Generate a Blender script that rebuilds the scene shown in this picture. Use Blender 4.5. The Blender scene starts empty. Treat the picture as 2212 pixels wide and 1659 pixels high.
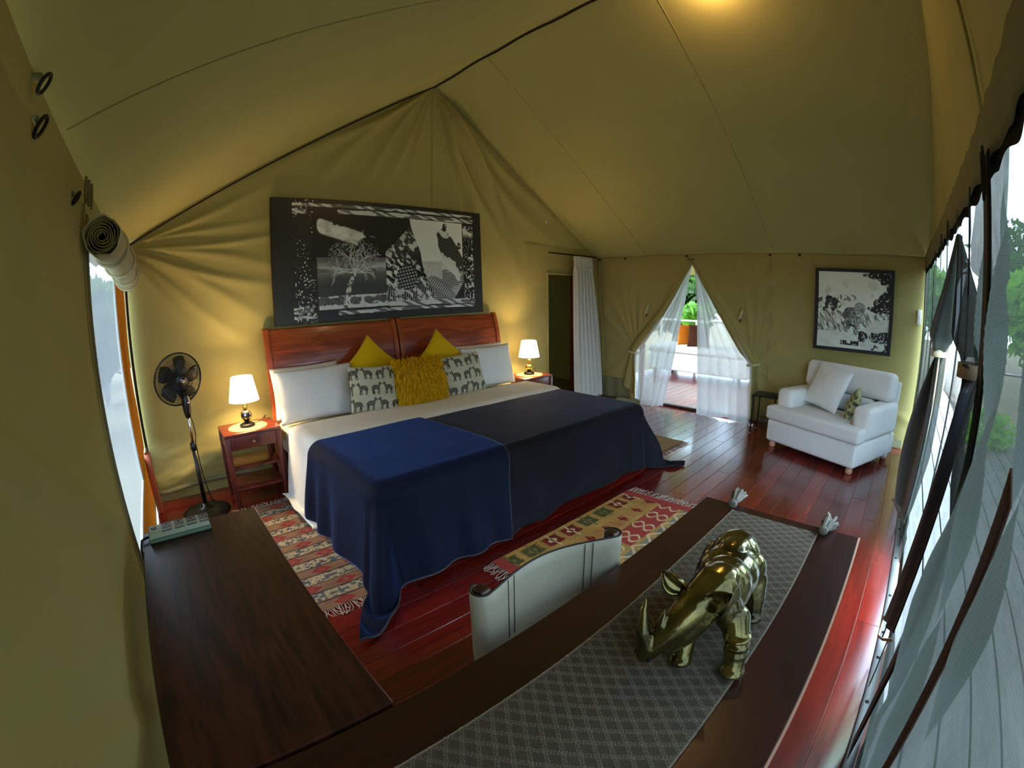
import bpy, bmesh, math, random
import numpy as np
from mathutils import Vector, Matrix

# ------------------------------------------------------------------ camera, world, light, exposure
SC = bpy.context.scene
C = bpy.context.collection
YAW, PITCH, ROLL = 0.74663491, -0.19348428, -0.01443564
EYE = (0.0, 0.0, 1.5)
LENS_A, LENS_B = 1.02254635, -0.049533           # theta = A*r + B*r^3, r in 1000 px of the 2212 px frame

def cam_axes():
    cy, sy, cp, sp = math.cos(YAW), math.sin(YAW), math.cos(PITCH), math.sin(PITCH)
    f = Vector((sy*cp, cy*cp, sp)); rt = Vector((cy, -sy, 0)); u = rt.cross(f)
    cr, sr = math.cos(ROLL), math.sin(ROLL)
    return rt*cr + u*sr, -rt*sr + u*cr, f

cd = bpy.data.cameras.new('camera'); cam = bpy.data.objects.new('camera', cd); C.objects.link(cam)
r_, u_, f_ = cam_axes()
cam.matrix_world = Matrix(((r_.x, u_.x, -f_.x, EYE[0]), (r_.y, u_.y, -f_.y, EYE[1]), (r_.z, u_.z, -f_.z, EYE[2]), (0, 0, 0, 1)))
cd.type = 'PANO'
cd.panorama_type = 'FISHEYE_LENS_POLYNOMIAL'
cd.sensor_width = 36.0
PX = 2212/36.0/1000.0
cd.fisheye_fov = math.radians(170)
cd.fisheye_polynomial_k0 = 0.0
cd.fisheye_polynomial_k1 = -LENS_A*PX
cd.fisheye_polynomial_k2 = 0.0
cd.fisheye_polynomial_k3 = -LENS_B*PX**3
cd.fisheye_polynomial_k4 = 0.0
cd.clip_start = 0.01
SC.camera = cam

W = bpy.data.worlds.new('sky'); SC.world = W; W.use_nodes = True
bg = W.node_tree.nodes['Background']
bg.inputs['Color'].default_value = (0.56, 0.77, 1.0, 1)
bg.inputs['Strength'].default_value = 7.5
sun = bpy.data.lights.new('sun_offscreen', 'SUN'); sun.energy = 6.0; sun.angle = 0.5; sun.color = (1.0, 0.93, 0.8)
so = bpy.data.objects.new('sun_offscreen', sun); C.objects.link(so); so.rotation_euler = Vector((.74, -.22, -.63)).to_track_quat('-Z', 'Y').to_euler()
VS = SC.view_settings
VS.view_transform = 'Standard'; VS.look = 'None'; VS.gamma = 1.0; VS.use_curve_mapping = False
VS.exposure = 1.15

# ------------------------------------------------------------------ room dimensions (metres)
XB, YA, YD = -0.285, 4.02, -0.262
XC0, XC1 = 5.60, 5.40            # right wall leans in: floor, eave
ZE, XR, ZR = 2.05, 2.64, 3.83    # eave height, ridge
def xc(z): return XC0 + (XC1-XC0)*np.clip(np.asarray(z, float)/ZE, 0, 1)
def zroof(x):
    x = np.asarray(x, float)
    return np.where(x < XR, ZE+(ZR-ZE)*(x-XB)/(XR-XB), ZE+(ZR-ZE)*(XC1-x)/(XC1-XR))

# ------------------------------------------------------------------ helpers
RNG = np.random.default_rng(7)
random.seed(3)
def hash2(ix, iy, seed=0):
    n = (ix.astype(np.int64)*374761393 + iy.astype(np.int64)*668265263 + seed*974711) & 0x7fffffff
    n = ((n ^ (n >> 13))*1274126177) & 0x7fffffff
    n = (n ^ (n >> 16)) & 0x7fffffff
    return n/float(0x7fffffff)
def vn(x, y, seed=0):
    x = np.asarray(x, float); y = np.asarray(y, float); x, y = np.broadcast_arrays(x, y)
    ix, iy = np.floor(x), np.floor(y); fx, fy = x-ix, y-iy
    fx = fx*fx*(3-2*fx); fy = fy*fy*(3-2*fy)
    a, b = hash2(ix, iy, seed), hash2(ix+1, iy, seed); c, d = hash2(ix, iy+1, seed), hash2(ix+1, iy+1, seed)
    return (a*(1-fx)+b*fx)*(1-fy)+(c*(1-fx)+d*fx)*fy
def fbm(x, y, seed=0, o=4):
    s = 0; a = .5; t = 0
    for k in range(o):
        s = s+a*vn(np.asarray(x)*2**k, np.asarray(y)*2**k, seed+k); t += a; a *= .5
    return s/t
def ss(a, b, x):
    t = np.clip((np.asarray(x, float)-a)/(b-a), 0, 1); return t*t*(3-2*t)

def wloc(o):
    v = Vector((0, 0, 0))
    while o is not None: v += o.location; o = o.parent
    return v
def obj(name, verts, faces, mat=None, parent=None, smooth=True, world=False, col=None, solid=0.0, kind=None):
    me = bpy.data.meshes.new(name)
    v = np.asarray(verts, float).reshape(-1, 3)
    if world and parent is not None: v = v-np.array(wloc(parent))
    me.from_pydata(v.tolist(), [], faces if isinstance(faces, list) else faces.tolist())
    if smooth: me.polygons.foreach_set('use_smooth', [True]*len(me.polygons))
    if col is not None:
        at = me.color_attributes.new('Col', 'FLOAT_COLOR', 'POINT')
        c = np.ones((len(v), 4)); c[:, :3] = np.asarray(col).reshape(-1, 3); at.data.foreach_set('color', c.ravel())
    if mat is not None: me.materials.append(mat)
    me.update()
    o = bpy.data.objects.new(name, me); C.objects.link(o)
    if parent is not None: o.parent = parent
    if solid:
        m = o.modifiers.new('thickness', 'SOLIDIFY'); m.thickness = solid; m.offset = 0
    if kind: o['kind'] = kind
    return o
def thing(name, label, cat, loc=(0, 0, 0), rotz=0, group=None, kind=None):
    o = bpy.data.objects.new(name, None); C.objects.link(o); o.location = loc; o.rotation_euler = (0, 0, rotz)
    o.empty_display_size = .05
    return tag(o, label, cat, group, kind)
def tag(o, label, cat, group=None, kind=None):
    o['label'] = label
    if cat: o['category'] = cat
    if group: o['group'] = group
    if kind: o['kind'] = kind
    return o
def recenter(o):
    """move a mesh object's origin to its own base so that it sits at its place"""
    me = o.data; n = len(me.vertices); a = np.empty(n*3); me.vertices.foreach_get('co', a); a = a.reshape(-1, 3)
    b = np.array([(a[:, 0].min()+a[:, 0].max())/2, (a[:, 1].min()+a[:, 1].max())/2, a[:, 2].min()])
    me.vertices.foreach_set('co', (a-b).ravel()); o.location = o.location+Vector(b); return o
def dup(root, loc, rotz=None, label=None, group=None):
    r = root.copy(); C.objects.link(r); r.location = loc
    if rotz is not None: r.rotation_euler = (0, 0, rotz)
    if label: r['label'] = label
    if group: r['group'] = group
    for ch in list(root.children):
        c = ch.copy(); C.objects.link(c); c.parent = r
        for g in ch.children:
            d = g.copy(); C.objects.link(d); d.parent = c
    return r

class MB:                                     # collects shapes into one mesh
    def __init__(s): s.v = []; s.f = []
    def add(s, v, f):
        n = len(s.v); s.v += [tuple(p) for p in v]; s.f += [tuple(i+n for i in q) for q in f]; return s
    def box(s, lo, hi, bev=0.0, seg=2, M=None):
        v, f = boxm(lo, hi, bev, seg)
        if M is not None: v = [tuple(M @ Vector(p)) for p in v]
        return s.add(v, f)
    def tube(s, path, r, n=8, caps=True, closed=False): return s.add(*tubem(path, r, n, caps, closed))
    def lathe(s, prof, n=24, c=(0, 0, 0), M=None): 
        v, f = lathem(prof, n, c)
        if M is not None: v = [tuple(M @ Vector(p)) for p in v]
        return s.add(v, f)
    def obj(s, name, mat, parent=None, smooth=True, world=False, **k): return obj(name, s.v, s.f, mat, parent, smooth, world, **k)
_bc = {}
def boxm(lo, hi, bev=0.0, seg=2):
    lo = Vector(lo); hi = Vector(hi); s = hi-lo; c = (lo+hi)/2
    bm = bmesh.new(); bmesh.ops.create_cube(bm, size=1.0)
    for v in bm.verts: v.co = Vector((v.co.x*s.x, v.co.y*s.y, v.co.z*s.z))+c
    if bev > 0: bmesh.ops.bevel(bm, geom=bm.edges[:], offset=min(bev, min(s)*.49), segments=seg, profile=.5, affect='EDGES')
    bm.verts.index_update()
    v = [tuple(p.co) for p in bm.verts]; f = [tuple(q.index for q in p.verts) for p in bm.faces]; bm.free()
    return v, f
def tubem(path, r, n=8, caps=True, closed=False):
    p = [Vector(q) for q in path]; m = len(p)
    rr = r if hasattr(r, '__len__') else [r]*m
    v = []; f = []; prev = None
    for i in range(m):
        if closed: t = p[(i+1) % m]-p[i-1]
        else: t = p[min(i+1, m-1)]-p[max(i-1, 0)]
        if t.length < 1e-9: t = Vector((0, 0, 1))
        t.normalize()
        if prev is None:
            a = Vector((0, 0, 1)) if abs(t.z) < .9 else Vector((1, 0, 0))
            nrm = (a-t*a.dot(t)).normalized()
        else:
            nrm = prev-t*prev.dot(t)
            nrm = nrm.normalized() if nrm.length > 1e-6 else prev
        prev = nrm; b = t.cross(nrm)
        for k in range(n):
            an = 2*math.pi*k/n
            v.append(tuple(p[i]+(nrm*math.cos(an)+b*math.sin(an))*rr[i]))
    for i in range(m if closed else m-1):
        j = (i+1) % m
        for k in range(n): f.append((i*n+k, i*n+(k+1) % n, j*n+(k+1) % n, j*n+k))
    if caps and not closed:
        f.append(tuple(range(n))[::-1]); f.append(tuple((m-1)*n+k for k in range(n)))
    return v, f
def lathem(prof, n=24, c=(0, 0, 0)):
    v = []; f = []; m = len(prof)
    for (r, z) in prof:
        for k in range(n):
            a = 2*math.pi*k/n; v.append((c[0]+r*math.cos(a), c[1]+r*math.sin(a), c[2]+z))
    for i in range(m-1):
        for k in range(n): f.append((i*n+k, i*n+(k+1) % n, (i+1)*n+(k+1) % n, (i+1)*n+k))
    if prof[0][0] > 1e-6: f.append(tuple(range(n))[::-1])
    if prof[-1][0] > 1e-6: f.append(tuple((m-1)*n+k for k in range(n)))
    return v, f
def gridf(nu, nv):
    i = np.arange(nu)[:, None]; j = np.arange(nv)[None, :]; a = i*(nv+1)+j
    return np.stack([a, a+nv+1, a+nv+2, a+1], -1).reshape(-1, 4)
def grid(name, fn, nu, nv, mat, parent=None, world=False, col=None, solid=0.0, smooth=True, kind=None):
    u, v = np.meshgrid(np.linspace(0, 1, nu+1), np.linspace(0, 1, nv+1), indexing='ij')
    x, y, z = fn(u, v)
    x, y, z = np.broadcast_arrays(np.asarray(x, float), np.asarray(y, float), np.asarray(z, float))
    c = None if col is None else np.stack(np.broadcast_arrays(*col(u, v)), -1)
    return obj(name, np.stack([x, y, z], -1).reshape(-1, 3), gridf(nu, nv), mat, parent, smooth, world, c, solid, kind)

# ------------------------------------------------------------------ materials
def srgb(r, g, b):
    f = lambda c: (c/255/12.92) if c/255 <= .04045 else ((c/255+.055)/1.055)**2.4
    return (f(r), f(g), f(b))
MATS = {}
def mat(name, col=(.5, .5, .5), rough=.6, metal=0.0, var=None, bump=None, wave=None, attr=False, sheen=0.0, sheencol=None,
        coat=0.0, trans=None, alpha=None, emit=None, objrand=0.0, stretch=(1, 1, 1), spec=.5, two=None, ior=1.5):
    """col linear rgb; var=(scale,amount,col2): noise tint; wave: wood grain (scale, dist, col2); trans=(amount,col): translucency; alpha: opacity"""
    m = bpy.data.materials.new(name); m.use_nodes = True; MATS[name] = m
    nt = m.node_tree; N = nt.nodes; L = nt.links; P = N['Principled BSDF']; out = N['Material Output']
    P.inputs['Roughness'].default_value = rough; P.inputs['Metallic'].default_value = metal
    P.inputs['Specular IOR Level'].default_value = spec
    P.inputs['Coat Weight'].default_value = coat; P.inputs['Coat Roughness'].default_value = .12
    if sheen:
        P.inputs['Sheen Weight'].default_value = sheen; P.inputs['Sheen Roughness'].default_value = .35
        P.inputs['Sheen Tint'].default_value = (*(sheencol or (1, 1, 1)), 1)
    tc = N.new('ShaderNodeTexCoord'); mp = N.new('ShaderNodeMapping'); L.new(tc.outputs['Object'], mp.inputs['Vector'])
    mp.inputs['Scale'].default_value = stretch
    vec = mp.outputs['Vector']; colsock = None
    def rgb(c):
        n = N.new('ShaderNodeRGB'); n.outputs[0].default_value = (*c, 1); return n.outputs[0]
    def mix(fac, a, b, mode='MIX'):
        n = N.new('ShaderNodeMix'); n.data_type = 'RGBA'; n.blend_type = mode
        if hasattr(fac, 'is_linked') or hasattr(fac, 'node'): L.new(fac, n.inputs['Factor'])
        else: n.inputs['Factor'].default_value = fac
        L.new(a, n.inputs['A']); L.new(b, n.inputs['B']); return n.outputs['Result']
    if attr:
        a = N.new('ShaderNodeAttribute'); a.attribute_name = 'Col'; colsock = a.outputs['Color']
    else: colsock = rgb(col)
    rnd = None
    if objrand:
        oi = N.new('ShaderNodeObjectInfo'); rnd = oi.outputs['Random']
        ad = N.new('ShaderNodeVectorMath'); ad.operation = 'ADD'; L.new(vec, ad.inputs[0])
        sc = N.new('ShaderNodeVectorMath'); sc.operation = 'SCALE'; sc.inputs[0].default_value = (37, 17, 53); L.new(rnd, sc.inputs['Scale'])
        L.new(sc.outputs[0], ad.inputs[1]); vec = ad.outputs[0]
    if wave:
        s, dist, c2 = wave
        w = N.new('ShaderNodeTexNoise'); w.inputs['Scale'].default_value = s; w.inputs['Detail'].default_value = 6; w.inputs['Distortion'].default_value = dist
        L.new(vec, w.inputs['Vector'])
        rp = N.new('ShaderNodeValToRGB'); rp.color_ramp.elements[0].position = .38; rp.color_ramp.elements[1].position = .66
        L.new(w.outputs['Fac'], rp.inputs['Fac'])
        colsock = mix(rp.outputs['Color'], colsock, rgb(c2))
    if var:
        s, amt, c2 = var
        w = N.new('ShaderNodeTexNoise'); w.inputs['Scale'].default_value = s; w.inputs['Detail'].default_value = 5; L.new(vec, w.inputs['Vector'])
        rp = N.new('ShaderNodeMapRange'); rp.inputs['From Min'].default_value = .35; rp.inputs['From Max'].default_value = .7; rp.inputs['To Max'].default_value = amt
        L.new(w.outputs['Fac'], rp.inputs['Value']); colsock = mix(rp.outputs['Result'], colsock, rgb(c2))
    if objrand:
        hs = N.new('ShaderNodeHueSaturation'); L.new(colsock, hs.inputs['Color'])
        mr = N.new('ShaderNodeMapRange'); mr.inputs['To Min'].default_value = 1-objrand; mr.inputs['To Max'].default_value = 1+objrand
        L.new(rnd, mr.inputs['Value']); L.new(mr.outputs['Result'], hs.inputs['Value']); colsock = hs.outputs['Color']
    L.new(colsock, P.inputs['Base Color'])
    if bump:
        kind, s, st = bump
        if kind == 'weave':
            h = None
            for ax in ('X', 'Z', 'Y'):
                w = N.new('ShaderNodeTexWave'); w.wave_type = 'BANDS'; w.bands_direction = ax; w.inputs['Scale'].default_value = s; w.inputs['Distortion'].default_value = .5
                L.new(tc.outputs['Object'], w.inputs['Vector'])
                if h is None: h = w.outputs['Fac']
                else:
                    q = N.new('ShaderNodeMath'); q.operation = 'ADD'; L.new(h, q.inputs[0]); L.new(w.outputs['Fac'], q.inputs[1]); h = q.outputs[0]
        else:
            w = N.new('ShaderNodeTexNoise'); w.inputs['Scale'].default_value = s; w.inputs['Detail'].default_value = 4; L.new(vec, w.inputs['Vector']); h = w.outputs['Fac']
        b = N.new('ShaderNodeBump'); b.inputs['Strength'].default_value = st; b.inputs['Distance'].default_value = .004
        L.new(h, b.inputs['Height']); L.new(b.outputs['Normal'], P.inputs['Normal'])
    surf = P.outputs['BSDF']
    if trans:
        t = N.new('ShaderNodeBsdfTranslucent'); t.inputs['Color'].default_value = (*trans[1], 1)
        mx = N.new('ShaderNodeMixShader'); mx.inputs['Fac'].default_value = trans[0]; L.new(surf, mx.inputs[1]); L.new(t.outputs[0], mx.inputs[2]); surf = mx.outputs[0]
    if alpha is not None:
        t = N.new('ShaderNodeBsdfTransparent'); mx = N.new('ShaderNodeMixShader'); mx.inputs['Fac'].default_value = alpha
        L.new(t.outputs[0], mx.inputs[1]); L.new(surf, mx.inputs[2]); surf = mx.outputs[0]
    if emit:
        P.inputs['Emission Color'].default_value = (*emit[0], 1); P.inputs['Emission Strength'].default_value = emit[1]
    L.new(surf, out.inputs['Surface'])
    return m

CANV = srgb(162, 152, 96)
mat('canvas', CANV, .9, var=(1.3, .5, srgb(150, 140, 88)), bump=('noise', 260, .12), trans=(.004, srgb(190, 170, 90)), spec=.1)
mat('canvas_grey', srgb(128, 126, 96), .9, spec=.1)
mat('canvas_dark', srgb(60, 50, 38), .95, var=(3, .5, srgb(46, 38, 28)), spec=.1)
mat('canvas_cream', srgb(196, 188, 148), .85, var=(9, .4, srgb(178, 170, 128)), spec=.1)
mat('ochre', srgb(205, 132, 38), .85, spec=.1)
mat('black_trim', srgb(24, 22, 18), .8)
mat('floor_gap', srgb(176, 120, 104), .8)
mat('plank', srgb(112, 25, 16), .2, wave=(3.2, 1.2, srgb(84, 16, 11)), var=(1.2, .5, srgb(124, 38, 22)), objrand=.42, stretch=(.6, 7, 7), coat=.5, bump=('noise', 30, .04), spec=.6)
mat('red_wood', srgb(112, 44, 32), .35, wave=(4, 1.5, srgb(88, 32, 24)), stretch=(3, 3, .5), coat=.2)
mat('head_wood', srgb(172, 78, 38), .33, wave=(2.6, 2.2, srgb(124, 46, 22)), stretch=(.5, 3, 4), coat=.3, bump=('noise', 12, .03))
mat('stile_wood', srgb(172, 84, 40), .35, wave=(4, 1, srgb(142, 62, 28)), stretch=(4, 4, .6), coat=.3)
mat('desk_wood', srgb(76, 36, 24), .36, wave=(5.5, 2.4, srgb(30, 13, 8)), stretch=(3.2, .42, 1), spec=.4, coat=.05)
mat('table_wood', srgb(50, 14, 10), .32, wave=(4, 1.2, srgb(35, 10, 7)), stretch=(.5, 5, 2), coat=.25)
mat('edge_highlight', srgb(205, 160, 132), .5)
mat('white_linen', srgb(230, 230, 226), .85, bump=('weave', 45, .12), spec=.2)
mat('white_pillow', srgb(230, 230, 226), .85, bump=('noise', 40, .1), spec=.2)
mat('mattress', srgb(206, 200, 184), .9, spec=.1)
mat('navy', srgb(8, 14, 34), .75, sheen=.75, sheencol=srgb(80, 120, 210), bump=('noise', 90, .15), spec=.15)
mat('black_velvet', srgb(15, 15, 20), .75, sheen=.6, sheencol=srgb(110, 114, 136), bump=('noise', 90, .15), var=(4, .5, srgb(24, 22, 30)), spec=.15)
mat('binding', srgb(20, 26, 44), .6, sheen=.5)
mat('mustard', srgb(222, 182, 20), .9, bump=('noise', 240, .15), sheen=.3, spec=.1)
mat('fur', srgb(248, 206, 36), .7, spec=.3, var=(60, .6, srgb(204, 150, 14)), trans=(.25, srgb(250, 205, 40)))
mat('print', attr=True, rough=.85, spec=.15)
mat('print_gloss', attr=True, rough=.35, spec=.4)
mat('rug', attr=True, rough=.95, bump=('noise', 220, .4), spec=.1)
mat('fringe', srgb(168, 150, 136), .9)
mat('runner', attr=True, rough=.95, bump=('noise', 300, .3), spec=.1)
mat('tassel', srgb(128, 124, 112), .95, var=(60, .5, srgb(92, 88, 78)))
mat('black_plastic', srgb(16, 16, 16), .35)
mat('fan_blade', srgb(30, 26, 22), .3, alpha=.8)
mat('chrome', srgb(210, 210, 210), .12, 1.0)
mat('steel', srgb(130, 130, 128), .3, 1.0)
mat('gold', srgb(214, 176, 84), .2, 1.0)
mat('bronze', srgb(142, 128, 66), .2, .9, var=(14, .95, srgb(40, 37, 16)), bump=('noise', 26, .55), coat=.6)
mat('knob', srgb(150, 120, 90), .3, .8)
mat('shade', srgb(255, 244, 220), .9, trans=(.5, (1, .95, .85)), emit=((1.0, .86, .62), 3.0))
mat('doily', srgb(214, 186, 120), .9, var=(80, .6, srgb(160, 130, 70)), bump=('noise', 120, .5), spec=.1)
mat('frame_black', srgb(14, 13, 12), .5)
mat('frame_brown', srgb(40, 26, 18), .5)
mat('sofa', srgb(230, 230, 226), .9, bump=('noise', 160, .12), spec=.15)
mat('sofa_foot', srgb(196, 140, 110), .5)
mat('leather', srgb(184, 178, 154), .5, var=(6, .3, srgb(164, 158, 132)), bump=('noise', 60, .06))
mat('leather_edge', srgb(36, 30, 26), .5)
mat('stitch', srgb(70, 66, 54), .8)
mat('dark_wood', srgb(52, 30, 22), .4)
mat('light_end', srgb(160, 140, 120), .6)
mat('iron', srgb(18, 17, 18), .5, .3)
mat('sheer', srgb(215, 218, 214), .9, trans=(.22, (.72, .75, .76)), alpha=.84, spec=.05)
mat('curtain', srgb(226, 226, 218), .9, trans=(.35, (.85, .86, .82)), bump=('weave', 60, .1), spec=.05)
mat('window_screen', srgb(104, 108, 112), .7, trans=(.35, (.12, .135, .15)), alpha=.86, stretch=(1, 8, .4), var=(4, .35, srgb(90, 94, 98)))
mat('mesh', srgb(70, 75, 65), .8, trans=(.35, (.05, .057, .048)), alpha=.90, bump=('weave', 55, .6), var=(5, .65, srgb(50, 54, 47)), stretch=(9, 9, 1.2), spec=.1)
mat('mesh_dark', srgb(22, 22, 20), .85, spec=.1)
mat('flap_green', srgb(52, 62, 54), .8, sheen=.4, spec=.1, var=(5, .5, srgb(40, 48, 42)))
mat('flap_black', srgb(22, 23, 26), .8, sheen=.3, spec=.1)
mat('tan_edge', srgb(150, 126, 100), .8)
mat('brown_strap', srgb(72, 44, 28), .7, bump=('weave', 80, .3))
mat('cream_strap', srgb(200, 190, 150), .8)
mat('rail', srgb(120, 120, 116), .4, .2, var=(8, .5, srgb(90, 88, 84)))
mat('screw', srgb(40, 38, 36), .5, .6)
mat('strip_body', srgb(176, 190, 160), .5)
mat('strip_side', srgb(110, 140, 118), .5)
mat('socket', srgb(114, 114, 114), .35)
mat('hole', srgb(10, 10, 12), .8)
mat('deck', srgb(100, 97, 92), .5, wave=(5, 1, srgb(76, 73, 69)), stretch=(.6, 6, 6), objrand=.15)
mat('bark', srgb(132, 132, 130), .95, var=(6, .8, srgb(84, 82, 78)), bump=('noise', 14, 1.0), stretch=(2, 2, .6))
mat('leaf', srgb(96, 150, 50), .6, trans=(.4, srgb(150, 210, 60)), var=(3, .8, srgb(58, 104, 32)))
mat('leaf_dark', srgb(44, 70, 34), .7, trans=(.3, srgb(90, 140, 50)), var=(3, .8, srgb(26, 44, 20)))
mat('soil', srgb(112, 102, 80), .95, var=(2, .7, srgb(112, 112, 76)))
mat('rust_cushion', srgb(190, 100, 24), .9, spec=.1)
mat('brown_cushion', srgb(70, 38, 24), .9, spec=.1)
mat('white_plastic', srgb(220, 220, 214), .4)
mat('bulb', (1, .8, .5), .5, emit=((1.0, .72, .36), 25.0))
mat('rope', srgb(120, 110, 70), .9)
mat('post_wood', srgb(150, 70, 36), .5)
# ------------------------------------------------------------------ the tent itself
def gauss(a, c, w): return np.exp(-((a-c)/w)**2)
def fold_back(x, z):
    """how far the headboard wall's canvas stands into the room: creases run out from the gable peak and the left eave corner"""
    dx, dz = x-XR, ZR-z; a = np.degrees(np.arctan2(dx, np.maximum(dz, 1e-4))); r = np.hypot(dx, dz)
    d = 0
    for c, w, h in ((-52, 2.4, 1.0), (-44, 2.8, 1.1), (-36, 2.4, .6), (-28, 2.4, .5), (-12, 2, .35), (9, 2.2, .7), (17, 2.2, .9), (26, 2.4, 1.0), (35, 2.6, 1.1), (44, 2.8, .9), (51, 2.4, .8)):
        d = d+h*gauss(a+4*np.sin(r*1.7+c), c, w)
    d = d*.085*np.exp(-(r/1.4)**2)*ss(.02, .35, r)
    dx, dz = x-XB, z-ZE; a = np.degrees(np.arctan2(dz, np.maximum(dx, 1e-4))); r = np.hypot(dx, dz)
    e = 0
    for c, w, h in ((20, 2.2, .8), (12, 2, .6), (1, 1.6, 1.0), (-9, 2.5, .8), (-18, 2.5, 1.0), (-27, 3, .9), (-38, 3, .8), (-52, 3, .6)):
        e = e+h*gauss(a+3*np.sin(r*2.2+c), c, w)
    d = d+e*.036*np.exp(-(r/1.05)**2)*ss(.02, .25, r)
    low = ss(.9, .15, z)*ss(1.2, .5, x)
    d = d+low*.09*(fbm(x*2.2+z*1.5, z*5-x*1.2, 5)-.45)
    d = d+.018*(fbm(x*.9, z*.9, 2)-.5)
    return d
BX0, BX1, BZ = 4.36, 5.24, 1.79                  # opening to the bathroom
def back_piece(name, x0, x1, z0, nu, nv, parent):
    def f(u, v):
        x = x0+(x1-x0)*u; zt = zroof(x); z = z0+(zt-z0)*v
        d = fold_back(x, z)*ss(0, .05, x-XB)
        return x, YA-d, z
    return grid(name, f, nu, nv, MATS['canvas'], parent, world=True)
wb = thing('wall_back', 'olive canvas gable wall behind the bed, creased from its peak', 'wall', (0, YA, 0), kind='structure')
back_piece('canvas_panel', XB, BX0, 0, 260, 170, wb)
back_piece('canvas_panel', BX0, BX1, BZ, 30, 20, wb)
back_piece('canvas_panel', BX1, XC1+.12, 0, 12, 60, wb)
m = MB()
m.tube([(x, YA-.012-float(fold_back(np.array(x), np.array(.12))), .10+.012*math.sin(x*5)) for x in np.linspace(XB+.03, BX0-.02, 60)], .022, 8)
m.obj('hem_roll', MATS['canvas_grey'], wb, world=True)
m = MB().tube([(XB+.02+(XR-XB-.02)*t, YA-.035, ZE+(ZR-ZE)*t-.012-.040*math.sin(math.pi*t)) for t in np.linspace(.01, 1, 40)], .007, 6); m.obj('edge_rope', MATS['black_trim'], wb, world=True)
m = MB().tube([(XR+(XC1-XR-.02)*t, YA-.035, ZR+(ZE-ZR)*t-.012-.040*math.sin(math.pi*t)) for t in np.linspace(0, .99, 40)], .004, 6); m.obj('edge_rope', MATS['canvas'], wb, world=True)
m = MB().tube([(2.62, YA-.006-float(fold_back(np.array(2.62), np.array(z))), z) for z in np.linspace(2.4, 3.75, 40)], .003, 4); m.obj('seam', MATS['canvas'], wb, world=True)

# bathroom behind the opening in the back wall
d3 = thing('door_3', 'dark opening to the bathroom in the back wall beside the white curtain', 'doorway', (BX0, YA, 0), kind='structure')
MB().box((BX0-.012, YA-.02, 0), (BX0+.012, YA+.03, BZ), .004).obj('jamb', MATS['canvas'], d3, world=True)
MB().box((BX0-.012, YA-.02, BZ-.012), (BX1+.012, YA+.03, BZ+.012), .004).obj('lintel', MATS['canvas'], d3, world=True)
BR = 2.3                                        # depth of the windowless bathroom
grid('inner_canvas', lambda u, v: (4.0+2.2*u, YA+BR+.03*np.sin(u*20+v*5)+.03*fbm(u*6, v*6, 4), 2.2*v-.03), 40, 30, MATS['canvas'], d3, world=True)
grid('inner_canvas', lambda u, v: (3.95+2.3*u, YA-.01+(BR+.1)*v, 2.15), 4, 4, MATS['canvas'], d3, world=True)
grid('inner_canvas', lambda u, v: (4.0+.02*np.sin(v*9), YA-.005+(BR+.1)*u, 2.2*v-.03), 4, 10, MATS['canvas'], d3, world=True)
grid('inner_canvas', lambda u, v: (6.2+.02*np.sin(v*9), YA-.005+(BR+.1)*u, 2.2*v-.03), 4, 10, MATS['canvas'], d3, world=True)
grid('inner_canvas', lambda u, v: (5.3+.95*u, YA+.03, 2.2*v-.03), 4, 10, MATS['canvas'], d3, world=True)
MB().box((5.50, YA+.5, 0), (5.58, YA+.56, 1.9), .006).obj('post', MATS['post_wood'], d3, world=True)

MB().box((4.0, YA+.055, -.03), (6.2, YA+BR+.05, 0)).obj('inner_floor', MATS['plank'], d3, world=True, smooth=False)
# roof
ce = thing('ceiling', 'olive canvas pitched roof of the tent seen from inside', 'ceiling', (XR, 2, ZE), kind='structure')
def slope(x0, z0, x1, z1, sgn):
    def f(u, v):
        y = YD-.06+(YA+.05-YD+.06)*u; v = v*1.07-.07; x = x0+(x1-x0)*v; z = z0+(z1-z0)*v; v = np.clip(v, 0, 1)
        sag = .035*np.sin(np.pi*v)+.02*(fbm(u*3, v*3, 9)-.5)*np.sin(np.pi*v)
        return x, y, z-sag
    return f
fl = slope(XB-.01, ZE, XR, ZR, 1); fr = slope(XC1+.01, ZE, XR, ZR, -1)
grid('roof_slope', fl, 90, 60, MATS['canvas'], ce, world=True)
grid('roof_slope', fr, 90, 60, MATS['canvas'], ce, world=True)
def roof_seam(f, y, r=.0035, m_='canvas'):
    u = (y-(YD-.06))/(YA+.05-YD+.06)
    pts = [tuple(float(q) for q in f(np.array(u), np.array(v))) for v in np.linspace(.07, .995, 40)]
    pts = [(p[0], p[1], p[2]-.001) for p in pts]
    o = MB().tube(pts, r, 6).obj('seam', MATS[m_], ce, world=True)
for y in (1.5,): roof_seam(fl, y)
for y in (1.43, 3.15): roof_seam(fr, y)
MB().tube([(XR, y, ZR-.02-.006*math.sin(y*9)) for y in np.linspace(YD, YA-.01, 60)], .011, 6).obj('ridge_seam', MATS['canvas_dark'], ce, world=True)

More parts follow.
